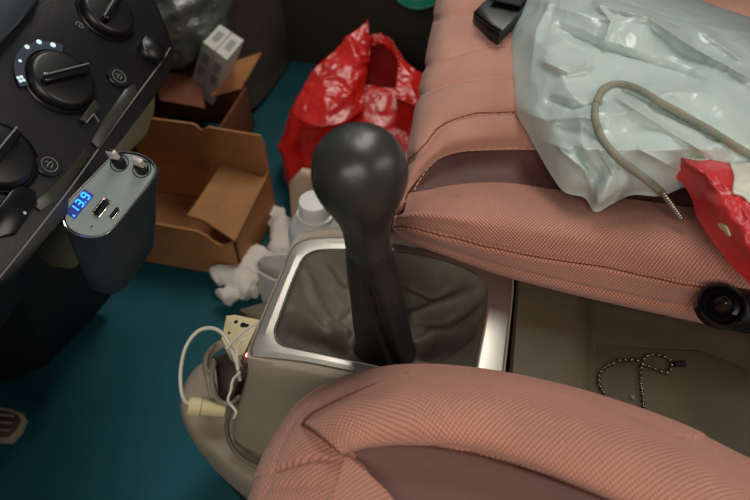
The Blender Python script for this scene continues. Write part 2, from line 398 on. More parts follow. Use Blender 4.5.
# sleeve: tapered, flattened, with a crease where two panels meet
SB = basis(AX, (1, 0, 0)); bm = bmesh.new(); R = []
hs = [.118, .11, .095, .08, .06, .04, .02, .004, -.004]; rx = [.0125, .0145, .0162, .0172, .0182, .0198, .0208, .0215, .024]; ry = [.0125, .014, .015, .0155, .016, .0165, .017, .018, .020]
for k in range(50):
    t = k/49*(len(hs)-1); i = min(int(t), len(hs)-2); f = t-i; h = hs[i]+(hs[i+1]-hs[i])*f; a = rx[i]+(rx[i+1]-rx[i])*f; b = ry[i]+(ry[i+1]-ry[i])*f
    r = []
    for j in range(64):
        an = 2*pi*j/64; cr_an = -pi/2 - .15 + .75*k/49
        da = (an-cr_an+pi) % (2*pi)-pi; g = 1-.22*min(1, max(0, k-4)/14)*exp(-(da/.10)**2) + .12*min(1, k/14)*exp(-((da-.38)/.26)**2) + .03*sin(an*5+k*.05)*k/50
        g += .03*noise.noise(Vector((cos(an)*2, sin(an)*2, h*40)))
        r.append(KB + SB@Vector((a*g*cos(an)+.004*(1-h/.118), b*g*sin(an), h)))
    R.append(r)
rings(bm, R); obj('sleeve', bm, M['sleeve'], lev, ang=70)
bm = bmesh.new()   # overlapping front flap of the sleeve
pl = [on(362, 262, .075), on(352, 300, .03), on(345, 338, -.012), on(362, 343, -.012), on(372, 322, .012), on(368, 285, .055)]
# boot: leather bowl hanging inside the surround
def PJ(q):
    d = Vector((q.x, q.y, -.02-H)); f = d.dot(FW); return Vector((375+FP*d.dot(RT)/f, 250-FP*d.dot(UP)/f, 0))
FOLDS = [([Vector((x, y, 0)) for x, y in g], a) for g, a in (([(300,268),(316,300),(345,326)],.006), ([(284,318),(312,314),(345,330)],.008), ([(412,308),(448,300),(482,296)],.008), ([(402,348),(436,326),(478,318)],.007), ([(318,268),(348,288)],.005), ([(440,268),(470,285)],.004),
    ([(290,333),(318,329),(342,344)],-.010), ([(406,276),(434,288),(462,282)],-.012), ([(408,346),(436,342),(468,336)],-.012), ([(305,290),(330,322)],-.005), ([(330,262),(344,276)],-.006), ([(428,314),(470,308)],-.004))]
bm = bmesh.new(); R = []; kc = Vector((KB.x+.002, KB.y, 0)); inn = ring(.99, -.004)
for k in range(80):
    f = k/79; r = []
    for i, p in enumerate(inn):
        q = Vector((p.x, p.y, 0)).lerp(kc + (Vector((p.x, p.y, 0))-kc).normalized()*.014, f)
        pxy = PJ(q)
        fd = 0
        for sg, amp in FOLDS:
            d_ = segdist(pxy, sg)
            if d_ < 30: fd += amp*exp(-(d_/6.5)**2)
        dip = -.004 - .030*sin(min(1, f*1.9)*pi/2) + .012*max(0, f-.55)/.45 + (.022*max(0, (f-.86)/.14))
        w = sin(pi*min(1, max(0, f)))
        n1 = noise.noise(Vector((q.x*28, q.y*34, 2.2))); n2 = ridge(Vector((q.x, q.y, .3)), 26, 4)
        z = dip + min(1, f*9)*fd + w*(.006*n1 + .004*(n2-.3))
        r.append(Vector((q.x, q.y, min(z, -.003))))
    R.append(r)
rings(bm, R); obj('boot', bm, M['boot'], lev, ang=80)

# ------------------------------------------------------------------ passenger seat
ps = thing('passenger_seat', 'salmon fabric passenger seat behind the gear lever, carrying plastic bags', 'seat', (.15, .55, -.3))
bol = [
 [(409,190,.046),(402,204,.050),(396,216,.046),(391,224,.034),(389,227,.022),(391,231,.010),(398,236,-.015)],
 [(425,187,.046),(420,200,.056),(414,214,.055),(406,228,.042),(402,234,.030),(408,243,.014),(416,246,-.012)],
 [(455,182,.046),(452,198,.060),(450,216,.060),(448,236,.046),(446,246,.031),(450,258,.014),(458,260,-.014)],
 [(500,180,.046),(500,200,.062),(500,222,.064),(500,246,.050),(500,262,.034),(502,276,.014),(508,278,-.016)],
 [(560,187,.046),(561,206,.062),(563,230,.066),(566,256,.052),(568,277,.034),(570,294,.012),(574,294,-.018)],
 [(630,196,.046),(632,214,.062),(636,240,.066),(642,270,.052),(646,292,.034),(648,312,.010),(652,310,-.02)],
 [(700,206,.046),(704,224,.062),(710,252,.066),(718,286,.052),(722,306,.032),(722,328,.008),(724,326,-.022)],
 [(790,220,.046),(796,240,.062),(804,270,.066),(812,304,.052),(814,326,.030),(812,350,.006),(812,346,-.024)],
 [(900,232,.046),(908,256,.062),(918,290,.066),(926,326,.052),(928,348,.030),(924,374,.004),(922,368,-.026)],
 [(1250,285,.046),(1262,312,.062),(1275,352,.066),(1285,395,.052),(1285,420,.030),(1275,445,.004),(1270,438,-.024)]]
fold = [([(390,224,.034),(402,208,.050),(425,203,.058),(460,204,.061),(485,206,.062)], .0042, .0075), ([(391,219,.036),(404,200,.055),(430,191,.058),(455,188,.06)], .0018, .004),
        ([(390,227,.026),(404,227,.034),(420,230,.040),(440,235,.046),(480,245,.050),(530,256,.052),(600,267,.052),(660,280,.050),(722,290,.050),(812,308,.05)], .0016, .0016, -.0022),
        ([(392,230,.020),(410,240,.020),(446,252,.026),(500,268,.030),(568,285,.030),(646,301,.026),(722,315,.026)], .0022, .0020),
        ([(400,216,.046),(430,216,.058),(470,222,.062)], -.0022, .004), ([(430,236,.04),(460,248,.042),(490,256,.044)], -.0010, .003)]
sb = sheet('side_bolster', bol, 260, 110, M['fabric'], ps, fold, thick=.004, flip=True)
seam_on(sb, [(392,227),(404,227),(420,230),(440,235),(480,245),(530,256),(600,267),(660,280),(722,290)], .0005, parent=ps)
ins = [[(409,191,.045),(411,188,.045),(414,184,.044)], [(425,190,.042),(426,180,.041),(430,166,.046)], [(460,186,.040),(458,170,.039),(456,151,.046)], [(500,184,.040),(500,168,.039),(502,148,.047)],
       [(560,190,.040),(556,170,.039),(552,148,.047)], [(630,200,.040),(624,178,.039),(616,154,.047)], [(700,210,.040),(696,188,.039),(688,164,.047)], [(790,224,.040),(786,200,.039),(780,176,.047)], [(900,236,.040),(896,212,.039),(890,190,.047)], [(1250,286,.040),(1244,258,.039),(1236,234,.047)]]
sheet('leather_insert', ins, 120, 16, M['leather'], ps, thick=.003)
cush = [
 [(395,214,.02),(404,170,.02),(416,110,.02),(430,40,.02),(441,-25,.02),(452,-90,.02)],
 [(399,208,.040),(409,166,.046),(421,106,.048),(436,37,.048),(447,-26,.048),(458,-90,.048)],
 [(409,190,.047),(417,160,.056),(432,104,.061),(447,36,.061),(458,-26,.061),(468,-90,.06)],
 [(430,167,.049),(438,145,.060),(455,92,.067),(470,33,.066),(481,-26,.066),(490,-90,.06)],
 [(456,153,.049),(462,132,.062),(480,84,.068),(495,30,.068),(505,-27,.068),(514,-90,.06)],
 [(502,150,.049),(508,126,.062),(520,80,.068),(533,28,.068),(541,-28,.068),(548,-90,.06)],
 [(552,150,.049),(560,126,.060),(580,78,.066),(598,28,.066),(608,-28,.066),(612,-90,.06)],
 [(616,156,.049),(626,130,.058),(648,82,.064),(672,30,.064),(684,-28,.064),(690,-90,.06)],
 [(780,178,.049),(792,150,.056),(818,98,.062),(846,40,.062),(862,-24,.062),(872,-90,.06)],
 [(1236,232,.049),(1250,200,.056),(1290,140,.062),(1330,78,.062),(1350,8,.062),(1360,-60,.06)]]
gr = [([(404,164,.055),(424,146,.058),(440,127,.062),(470,115,.065),(520,112,.065),(640,118,.064)], .0030, .0036, .0018), ([(414,100,.055),(440,87,.062),(470,79,.066),(515,76,.067),(640,80,.066)], .0022, .003),
      ([(424,68,.055),(448,57,.062),(480,48,.066),(512,45,.067),(640,46,.066)], .0022, .003), ([(436,20,.055),(458,14,.064),(500,8,.067),(640,6,.066)], .0022, .003)]
def wr1(p, u, v): return .0022*(ridge(Vector((p.x*1.0, p.y*.55, 0)), 26, 2)-.4)*exp(-((p.x+.03)/.05)**2)
cu_ = sheet('cushion', cush, 200, 220, M['fabric_fine'], ps, gr, wr1, thick=.004, flip=False)
seam_on(cu_, [(406,162),(424,146),(440,127),(470,115),(520,112),(590,113)], .0005, parent=ps)
def stitches(name, path, parent, z=0, dash=.0035, gap=.002, r=.00028, mt='thread'):
    P = smooth([on(*p) for p in path], 300); bm = bmesh.new(); acc = 0; start = P[0]; onn = True; cur = [P[0]]
    for a, b in zip(P, P[1:]):
        acc += (b-a).length; cur.append(b)
        if onn and acc > dash: tube(bm, [cur[0], cur[-1]], r, n=3, seg=6); acc = 0; onn = False; cur = [b]
        elif not onn and acc > gap: acc = 0; onn = True; cur = [b]
    return obj(name, bm, M[mt], parent)
stitches('stitching', [(420,97,.0575),(440,88,.0635),(470,80,.068),(515,77,.0685),(600,77,.067)], ps)
stitches('stitching', [(440,59,.061),(450,57,.0655),(480,48,.0685),(512,45,.069),(600,45,.067)], ps)
stitches('stitching', [(436,134,.0602),(446,125,.0648),(470,116,.0668),(520,113,.067),(590,114,.066)], ps)
stitches('hem_stitching', [(414,190,.0475),(426,171,.0485),(440,158,.0495),(456,152,.0500),(502,149,.0505),(552,149,.0505)], ps, r=.0004)
# seat front apron and underside frame
ap = [[(-.062,.315,.02),(-.062,.5,.02),(-.066,.66,.02),(-.07,.9,.02)], [(-.063,.32,-.02),(-.065,.5,-.02),(-.069,.66,-.02),(-.072,.9,-.02)], [(-.05,.325,-.07),(-.052,.5,-.07),(-.056,.66,-.07),(-.06,.9,-.07)]]
sheet('front_apron', ap, 20, 30, M['fabric_fine'], ps, thick=.004, px=False, flip=True)
bm = bmesh.new(); box(bm, (.24, .635, -.055), (.56, .50, .10), bev=.01); obj('seat_pan', bm, M['black'], ps)
bm = bmesh.new(); q = [on(425,200,.03), on(700,235,.03), on(1230,305,.03), on(1340,20,.03), on(860,-60,.03), on(480,-70,.03)]; prism(bm, q, (0,0,-.05), .004); obj('cushion_core', bm, M['leather'], ps)
for y in (.40, .82):
    bm = bmesh.new(); box(bm, (.2, y, -.20), (.44, .04, .195), bev=.004); obj('seat_rail', bm, M['black'], ps)

# ------------------------------------------------------------------ driver seat
ds = thing('driver_seat', 'salmon fabric driver seat at the bottom of the picture, corner of its cushion', 'seat', (.1, .0, -.3))
db = [
 [(225,560,.02),(238,560,.045),(262,560,.066),(290,562,.078),(310,566,.08)],
 [(240,520,.02),(252,524,.045),(278,530,.066),(310,536,.078),(345,545,.080)],
 [(250,492,.02),(262,484,.045),(290,488,.068),(326,498,.079),(364,512,.080)],
 [(264,455,.02),(274,448,.047),(300,456,.072),(336,470,.080),(372,484,.080)],
 [(282,425,.02),(292,420,.050),(314,434,.076),(342,450,.083),(362,462,.080)],
 [(300,402,.02),(312,400,.054),(328,418,.080),(340,438,.085),(350,451,.080)],
 [(330,383,.02),(340,384,.056),(350,404,.082),(356,428,.087),(358,449,.080)],
 [(375,369,.02),(380,372,.058),(382,394,.084),(382,420,.088),(380,444,.080)],
 [(420,365,.02),(422,368,.058),(424,392,.085),(424,420,.089),(422,446,.080)],
 [(470,368,.02),(470,372,.058),(474,398,.085),(476,428,.089),(476,455,.080)],
 [(530,378,.02),(530,383,.056),(534,410,.084),(538,442,.089),(540,473,.080)],
 [(600,396,.02),(600,402,.054),(602,430,.082),(606,464,.088),(604,500,.080)],
 [(680,424,.02),(680,430,.054),(680,458,.080),(682,492,.088),(676,530,.080)],
 [(750,458,.02),(748,464,.054),(744,492,.080),(742,530,.088),(736,572,.080)],
 [(860,508,.02),(858,514,.054),(852,545,.080),(846,585,.088),(838,630,.080)],
 [(1250,700,.02),(1248,706,.054),(1242,740,.080),(1236,785,.088),(1228,840,.080)]]
dg = [([(276,470,.058),(296,464,.067),(312,460,.073),(326,459,.077)], .0022, .0022, .0016), ([(268,488,.05),(290,486,.064),(315,486,.074)], .0014, .003), ([(262,500,.045),(285,440,.062),(306,408,.068)], .0010, .002)]
dbl = [[(x, y, z-(.0055 if z > .06 and x < 420 else .0030 if z > .06 else 0)) for x, y, z in row] for row in db]
sheet('side_bolster', dbl, 260, 90, M['fabric'], ds, dg, thick=.004, flip=True)
qp = [
 [(302,424,.060),(306,427,.070),(318,435,.0785),(332,446,.083),(344,455,.082),(346,456,.0785)],
 [(308,417,.062),(314,419,.073),(326,430,.0805),(338,440,.0855),(347,451,.083),(349,454,.079)],
 [(328,405,.066),(332,408,.076),(340,420,.0835),(350,436,.0875),(355,449,.084),(357,452,.079)],
 [(352,395,.068),(356,399,.078),(360,412,.0855),(365,430,.0885),(368,444,.085),(369,448,.079)],
 [(380,384,.066),(383,389,.077),(386,404,.0865),(390,424,.0895),(392,440,.086),(392,445,.079)],
 [(408,374,.062),(411,379,.074),(414,398,.0870),(418,422,.0905),(420,439,.086),(420,445,.079)],
 [(440,371,.060),(442,376,.073),(446,398,.0872),(450,424,.0908),(452,442,.087),(452,447,.079)],
 [(480,374,.060),(482,379,.073),(485,402,.0875),(488,430,.0910),(490,448,.087),(490,454,.079)],
 [(530,384,.060),(532,389,.072),(536,412,.087),(540,442,.091),(540,465,.087),(540,471,.079)],
 [(600,403,.059),(601,408,.070),(604,432,.086),(606,464,.0905),(605,491,.087),(604,498,.079)],
 [(680,434,.058),(680,439,.069),(681,462,.084),(682,492,.090),(680,522,.087),(678,530,.079)],
 [(750,469,.058),(749,474,.069),(745,495,.084),(742,530,.090),(738,562,.087),(736,572,.079)],
 [(860,520,.058),(858,525,.069),(852,548,.084),(846,585,.090),(840,620,.087),(838,630,.079)],
 [(1250,712,.058),(1249,717,.069),(1243,742,.084),(1236,785,.090),(1230,828,.087),(1228,840,.079)]]
sheet('bolster_cover', qp, 260, 80, M['fabric'], ds, (), lambda p, u, v: .0006*noise.noise(p*60)+.0012*noise.noise(p*25), thick=.003, flip=True)
def seam(path, parent, r=.0007, mt='seam'):
    bm = bmesh.new(); tube(bm, [on(*p) for p in path], r, n=80, seg=6); return obj('seam', bm, M[mt], parent)
seam([(302,425,.0640),(308,428,.0720),(318,435,.0785),(332,446,.0825),(346,456,.0800)], ds)
seam([(302,424,.064),(309,416,.0665),(330,404,.072),(354,393,.074),(381,382,.0715),(409,373,.0675)], ds)
di = [[(346,453,.078),(347,454,.077),(348,455,.076)],[(362,447,.079),(358,462,.075),(354,480,.074)],[(385,443,.079),(382,475,.073),(380,515,.074)],[(440,447,.079),(440,480,.073),(445,520,.074)],[(500,461,.079),(500,495,.073),(505,540,.074)],[(604,499,.079),(604,530,.073),(606,580,.074)],[(700,545,.079),(700,580,.073),(700,640,.074)],[(830,625,.079),(830,660,.073),(830,720,.074)],[(1225,836,.079),(1222,880,.073),(1215,950,.074)]]
sheet('leather_insert', di, 120, 16, M['leather'], ds, thick=.003, flip=True)
dc = [[(250,600,.06),(280,640,.06),(320,690,.06)],[(320,545,.078),(350,590,.08),(380,650,.08)],[(344,500,.080),(370,545,.084),(400,600,.084)],[(346,455,.079),(380,500,.081),(430,560,.084)]]
dc = [[(346,454,.0795),(330,500,.080),(300,560,.078),(260,620,.07)],[(360,466,.079),(350,510,.082),(330,570,.082),(300,640,.08)],[(384,488,.0785),(376,530,.083),(370,590,.084),(360,660,.084)],[(414,518,.079),(406,560,.084),(410,620,.086),(420,700,.086)],[(500,560,.079),(500,600,.084),(500,660,.086),(500,740,.086)],[(700,650,.079),(700,690,.084),(700,760,.086),(700,840,.086)],[(1210,935,.079),(1205,980,.084),(1200,1050,.086),(1190,1120,.086)]]
sheet('cushion', dc, 100, 60, M['fabric'], ds, thick=.004, flip=True)
bm = bmesh.new(); box(bm, (.20, -.13, -.045), (.50, .42, .08), bev=.01); obj('seat_pan', bm, M['black'], ds)
bm = bmesh.new(); q = [on(290,480,.06), on(318,440,.06), on(350,410,.06), on(400,392,.06), on(500,400,.06), on(620,430,.06), on(860,540,.06), on(1200,720,.06), on(1150,1000,.06), on(600,900,.06), on(380,700,.06), on(290,560,.06)]; prism(bm, q, (0,0,-.065), .004); obj('cushion_core', bm, M['leather'], ds)
for y in (-.25, .03):
    bm = bmesh.new(); box(bm, (.2, y, -.20), (.44, .04, .195), bev=.004); obj('seat_rail', bm, M['black'], ds)

# ------------------------------------------------------------------ dashboard
dd = thing('dashboard', 'black dashboard centre stack with climate dials at the upper left', 'dashboard', (-.4, .3, -.3))
DN = Vector((.766, 0, .643)).normalized(); DU = Vector((-.643, 0, .766)).normalized(); DY = Vector((0, 1, 0)); D0 = Vector((-.3, 0, .071))
def dpl(px, py, h=0): return onp(px, py, D0+DN*h, DN)
bm = bmesh.new()
pp = [(-60,340),(-120,300),(-200,60),(-120,-140),(40,-160),(120,-70),(150,-12),(160,12),(170,32),(175,48),(174,62),(166,82),(140,116),(100,168),(60,222),(20,272)]
pts = [dpl(*p) for p in pp]
prism(bm, pts, -DN*.035, .004); obj('fascia', bm, M['dash'], dd, ang=30)
bm = bmesh.new(); tube(bm, [dpl(170,48,.001), dpl(160,64,.001), dpl(118,121,.001), dpl(78,178,.001), dpl(30,240,.001), dpl(-20,302,.001)], .0007, n=60, seg=8); obj('edge_line', bm, M['markdim'], dd)
bm = bmesh.new()   # dish around right dial and lower lip: olive reflections coloured into raised panels
q = [dpl(98,150,.0005), dpl(112,128,.0005), dpl(128,104,.0005), dpl(137,92,.0005), dpl(134,84,.0005), dpl(124,90,.0005), dpl(104,118,.0005), dpl(90,142,.0005)]
prism(bm, q, DN*.0018, .0006); q = [dpl(40,212,.0005), dpl(58,200,.0005), dpl(90,155,.0005), dpl(84,150,.0005), dpl(66,172,.0005), dpl(48,192,.0005), dpl(30,204,.0005)]
prism(bm, q, DN*.0018, .0006); obj('lip_reflection', bm, M['lipblack'], dd)
def dial(px, py, r, hgt, name, ang, ridge_mt='markdim', rr=1.12):
    c = dpl(px, py); B = basis(DN, DY); dm = bmesh.new()
    lathe(dm, [(-.002, r*rr), (.0012, r*rr), (.0022, r*rr*.97), (.0016, r*1.06), (.0005, r*1.02), (.0005, 0)], c, DN, 64, u=DY)
    d = obj(name, dm, M['dash'], dd, ang=35)
    dm = bmesh.new(); lathe(dm, [(0, r), (hgt*.6, r*.96), (hgt*.9, r*.9), (hgt, r*.8), (hgt*.98, 0)], c, DN, 64, u=DY); kn_ = obj('dial_cap', dm, M['black'], d, ang=50)
    dm = bmesh.new(); gd = (dpl(*ang[1])-dpl(*ang[0])).normalized(); rot = Matrix((gd, DN.cross(gd), DN)).transposed(); box(dm, c+DN*(hgt+.003), (r*1.6, r*.26, .009), rot, .0022, 3); obj('grip', dm, M['blackgloss'], d)
    dm = bmesh.new(); e = rot @ Vector((0, r*.10, -.0014)); f = rot @ Vector((r*.8, 0, 0)); tube(dm, [c+DN*(hgt+.0098)+e-f, c+DN*(hgt+.0098)+e+f], .0007, n=6, seg=6); obj('grip_edge', dm, M['markdim'], d)
    return d, c, B
d2, c2, B2 = dial(60, 82, .0250, .008, 'fan_dial', ((30,72),(80,60)))
dm = bmesh.new()   # slate arc behind the marks
def arc(bm, c, B, r0, r1, a0, a1, h, t=.0008, n=40):
    P0 = [c+DN*h+B@Vector((cos(a)*r1, sin(a)*r1, 0)) for a in [a0+(a1-a0)*i/n for i in range(n+1)]]
    P1 = [c+DN*h+B@Vector((cos(a)*r0, sin(a)*r0, 0)) for a in [a0+(a1-a0)*i/n for i in range(n+1)]]
    prism(bm, P0+P1[::-1], DN*t)
def angof(px, py, c, B):
    v = B.transposed() @ (dpl(px, py)-c); return atan2(v.y, v.x), v.length
a0, _ = angof(18, 88, c2, B2); a1, _ = angof(62, 34, c2, B2)
if a1 > a0+pi: a1 -= 2*pi
if a0 > a1+pi: a0 -= 2*pi
arc(dm, c2, B2, .0262, .0330, a0, a1, .0016); obj('mark_arc', dm, M['ringgrey'], d2, smooth=False)
for (x, y, s) in ((53,45,.0021),(39,42,.0020),(27,47,.0018),(20,61,.0012)):
    dm = bmesh.new(); p = dpl(x, y, .0025); lathe(dm, [(0, s), (.0006, s*.9), (.0007, 0)], p, DN, 20); obj('speed_mark', dm, M['led_w'], d2)
dm = bmesh.new(); p = dpl(21, 79, .0025)
for k in range(4):
    a = k*pi/2+.4; lathe(dm, [(0, .0013), (.0006, .001), (.0007, 0)], p+B2@Vector((cos(a)*.0019, sin(a)*.0019, 0)), DN, 12)
obj('fan_icon', dm, M['led_w'], d2)
dm = bmesh.new(); p = onp(48, 76, c2+DN*.0085, DN); lathe(dm, [(0, .0026), (.0006, .0022), (.0007, 0)], p, DN, 20, sx=.8, sy=1.3, u=DY); obj('pointer', dm, M['marky'], d2)
d1, c1, B1 = dial(-4, 158, .0245, .008, 'temperature_dial', ((-20,150),(12,112)))
dm = bmesh.new(); p = dpl(19, 139, .003); lathe(dm, [(0, .0024), (.0006, .002), (.0007, 0)], p, DN, 20, sx=.8, sy=1.5, u=DY); obj('cold_mark', dm, M['markb'], d1)
d3, c3, B3 = dial(106, 14, .0235, .008, 'airflow_dial', ((88,32),(108,-2)))
for (x, y, nm, mt) in ((116.5,8,'airflow_mark','marky'),(120,28,'airflow_mark','marky'),(150,0,'airflow_mark','marky')):
    if x > 140: continue
    dm = bmesh.new(); p = onp(x, y, c3+DN*.0027, DN); lathe(dm, [(0, .0016), (.0006, .0014), (.0007, 0)], p, DN, 16, sx=1.5, u=DY); obj(nm, dm, M[mt], d3)
dm = bmesh.new(); p = dpl(80, 25, .0006)   # seat/airflow pictogram
tube(dm, [p+B2@Vector(v) for v in ((-.003,.002,0),(0,.003,0),(.002,0,0),(0,-.003,0),(-.002,-.001,0),(.001,.001,0))], .0005, n=24, seg=6); obj('pictogram', dm, M['markdim'], dd)
for (x, y) in ((117.5, 78), (48, 166)):
    c = dpl(x, y); dm = bmesh.new(); lathe(dm, [(-.001, .0095), (.0018, .0093), (.0026, .0085), (.0027, 0)], c, DN, 40); b_ = obj('round_button', dm, M['black'], dd, ang=35)
    dm = bmesh.new(); tube(dm, [c+DN*.003+B2@Vector((cos(a)*.0056, sin(a)*.0056, 0)) for a in [i*pi/6 for i in range(12)]], .00045, n=48, seg=6, closed=True)
    tube(dm, [c+DN*.003+B2@Vector((-.003, 0, 0)), c+DN*.003+B2@Vector((0, .001, 0)), c+DN*.003+B2@Vector((.003, 0, 0))], .0005, n=8, seg=6)
    tube(dm, [c+DN*.003+B2@Vector((-.002, -.0022, 0)), c+DN*.003+B2@Vector((.002, -.0016, 0))], .0005, n=8, seg=6)
    tube(dm, [c+DN*.003+B2@Vector((-.001, .003, 0)), c+DN*.003+B2@Vector((.001, .0026, 0))], .0005, n=8, seg=6); obj('icon', dm, M['markdim'], b_)
c = dpl(150, 52); dm = bmesh.new(); lathe(dm, [(0, .0125), (.005, .0122), (.008, .010), (.009, 0)], c, DN, 40); rk = obj('corner_knob', dm, M['black'], dd, ang=50)
dm = bmesh.new(); tube(dm, [c+DN*.0078+B2@Vector((cos(a)*.0105, sin(a)*.0105, 0)) for a in [radians(75+12*i) for i in range(8)]], .0008, n=30, seg=6); obj('rim_line', dm, M['markdim'], rk)
dm = bmesh.new(); q = [dpl(78,121,.001), dpl(93,101,.001), dpl(99,109,.001), dpl(86,124,.001)]; prism(dm, q, DN*.003, .0005); sl = obj('slider_tab', dm, M['lipblack'], dd)
dm = bmesh.new(); tube(dm, [dpl(86,123,.0045), dpl(94,114,.0045)], .0005, n=6, seg=6); tube(dm, [dpl(94,114,.0045), dpl(99,122,.0045)], .0005, n=6, seg=6); obj('slider_mark', dm, M['markdim'], sl)
bm = bmesh.new(); q = [dpl(-60,60,.0), dpl(-30,10,.0), dpl(18,-40,.0), dpl(52,-50,.0), dpl(34,8,.0), dpl(14,30,.0), dpl(-10,60,.0)]
prism(bm, q, DN*.010, .003); obj('upper_trim', bm, M['dashgrey'], dd)
# lower parts of the stack
bm = bmesh.new()
sec = [(-.325, .05), (-.335, .02), (-.35, -.02), (-.37, -.06), (-.42, -.10), (-.60, -.12), (-.95, -.12), (-.95, .20), (-.45, .20), (-.365, .10)]
prism(bm, [(x, -.05, z) for x, z in sec], (0, .455, 0), .006); obj('lower_stack', bm, M['dash_lo'], dd, ang=30)
bm = bmesh.new(); prism(bm, [(-.475, .27, -.297), (-.45, .38, -.297), (-.80, .42, -.297), (-.80, .22, -.297), (-.54, .22, -.297)], (.06, .0, .225), .03); obj('shade_column', bm, M['dash_lo'], dd, ang=30)  # dark column added to deepen the shade under the dash
bm = bmesh.new(); prism(bm, [dpl(158,86,-.038), dpl(148,80,-.038), dpl(122,104,-.038), dpl(100,150,-.038), dpl(112,162,-.038), dpl(132,150,-.038), dpl(150,132,-.038), dpl(157,110,-.038)], -DN*.02, .006); obj('side_trim', bm, M['olive'], dd, ang=30)
bm = bmesh.new(); prism(bm, [dp(56,222,.46), dp(84,225,.47), dp(86,262,.49), dp(76,270,.49), dp(62,258,.48)], (-.03, 0, 0), .005); obj('socket_bezel', bm, M['olive'], dd, ang=30)
bm = bmesh.new()   # knee panel and the long black body of the dash reaching toward the driver's door
prism(bm, [(-.345, -.45, .05), (-.40, -.45, -.09), (-.60, -.45, -.13), (-.95, -.45, -.13), (-.95, -.45, .25), (-.5, -.45, .28), (-.42, -.45, .18)], (0, .43, 0), .012); obj('knee_panel', bm, M['dash'], dd, ang=30)
bm = bmesh.new(); prism(bm, [(-.62, .40, .10), (-.66, .40, .02), (-.95, .40, .0), (-.95, .40, .30), (-.68, .40, .28)], (0, .62, 0), .012); obj('glovebox_side', bm, M['dash'], dd, ang=30)
bm = bmesh.new(); prism(bm, [dpl(-6,212,.0005), dpl(14,186,.0005), dpl(34,192,.0005), dpl(36,206,.0005), dpl(14,236,.0005), dpl(-10,240,.0005)], DN*.004, .0015); obj('rocker_switch', bm, M['blackgloss'], dd)
bm = bmesh.new(); lathe(bm, [(0, .0011), (.0008, 0)], dpl(25,213,.005), DN, 12); obj('switch_lamp', bm, M['mark'], dd)

# ------------------------------------------------------------------ charger
ch = thing('car_charger', 'slate grey charger with blue digits, sockets and two retractable plugs', 'charger', tuple(dp(112, 285, .5)))
CT = dp(108, 196, .43); A = dp(75, 226, .43); Bp = dp(141, 166, .437); ex = (Bp-A).normalized()
ey = dp(122, 231, .428)-dp(91, 200, .434); 
body_d = (dp(124, 292, .50)-CT).normalized(); nz_ = ex.cross(Vector((.9, .12, .12))).normalized()
if nz_.z < 0: nz_ = -nz_
CB = Matrix((ex, nz_.cross(ex), nz_)).transposed()
# half length / width fitted to the seen rim
def cpt(px, py, h=0): return onp(px, py, CT+nz_*h, nz_)
rim = [(62,212),(66,203),(90,178),(112,156),(121,151),(140,153),(152,160),(157,168),(154,178),(136,202),(114,229),(104,236),(90,239),(74,235),(64,226)]
rp = smooth([cpt(*p) for p in rim], 80, True); rc = sum(rp, Vector())/len(rp)
def crn(s, h, sh=0): return [rc+(p-rc)*s + nz_*h + body_d*sh for p in rp]
bm = bmesh.new(); vv = rings(bm, [crn(.97, -.0012), crn(.985, .0), crn(1, -.0012), crn(1.0, -.003), crn(.95, 0, .02), crn(.88, 0, .045), crn(.80, 0, .068), crn(.6, 0, .078)], cap=True); obj('body', bm, M['chgb'], ch, ang=45)
bm = bmesh.new(); vv = rings(bm, [crn(.94, -.003), crn(.94, -.0004), crn(.925, .0004), crn(.6, .0004)], cap=True); obj('face_plate', bm, M['chg'], ch, ang=35)
bm = bmesh.new(); tube(bm, crn(.975, .0003)[::2], .0006, n=120, seg=6, closed=True); obj('rim', bm, M['chrome'], ch)
cu = (cpt(98,176)-cpt(72,208)).normalized(); cw = nz_.cross(cu)   # reading direction of the display, up direction
if (cpt(80,196)-cpt(84,206)).dot(cw) < 0: cw = -cw
o7 = cpt(76.5, 214, .0009); SEG = {'1': 'bc', '3': 'abgcd', '9': 'abgcdf', '8': 'abcdefg'}
def seg7(bm, ch_, o, w, h, r):
    P = {'a': ((0,h),(w,h)), 'b': ((w,h),(w,h/2)), 'c': ((w,h/2),(w,0)), 'd': ((0,0),(w,0)), 'e': ((0,h/2),(0,0)), 'f': ((0,h),(0,h/2)), 'g': ((0,h/2),(w,h/2))}
    for s in SEG[ch_]:
        (a, b), (c, d) = P[s]; p = o+cu*(a*.9+w*.05)+cw*(b*.96+h*.02); q = o+cu*(c*.9+w*.05)+cw*(d*.96+h*.02); m1 = p.lerp(q, .12); m2 = p.lerp(q, .88)
        tube(bm, [m1, m2], r, n=3, seg=6)
bm = bmesh.new(); seg7(bm, '1', o7, .0032, .0078, .00048); seg7(bm, '3', o7+cu*.0056, .0036, .0078, .00048); seg7(bm, '9', o7+cu*.0122, .0036, .0078, .00048)
tube(bm, [o7+cu*.0107, o7+cu*.0107+cw*.0004], .0005, n=3, seg=6)
prism(bm, [o7-cu*.003, o7-cu*.0012, o7-cu*.0021+cw*.0022], nz_*.0003)
ds_ = obj('display_digits', bm, M['led_b'], ch)
bm = bmesh.new(); prism(bm, [o7-cu*.004-cw*.0015-nz_*.0006, o7+cu*.018-cw*.0015-nz_*.0006, o7+cu*.018+cw*.0092-nz_*.0006, o7-cu*.004+cw*.0092-nz_*.0006], nz_*.0003, .0001); obj('display_glow', bm, M['led_b2'], ch)  # pane tinted blue to stand for the glow around the digits
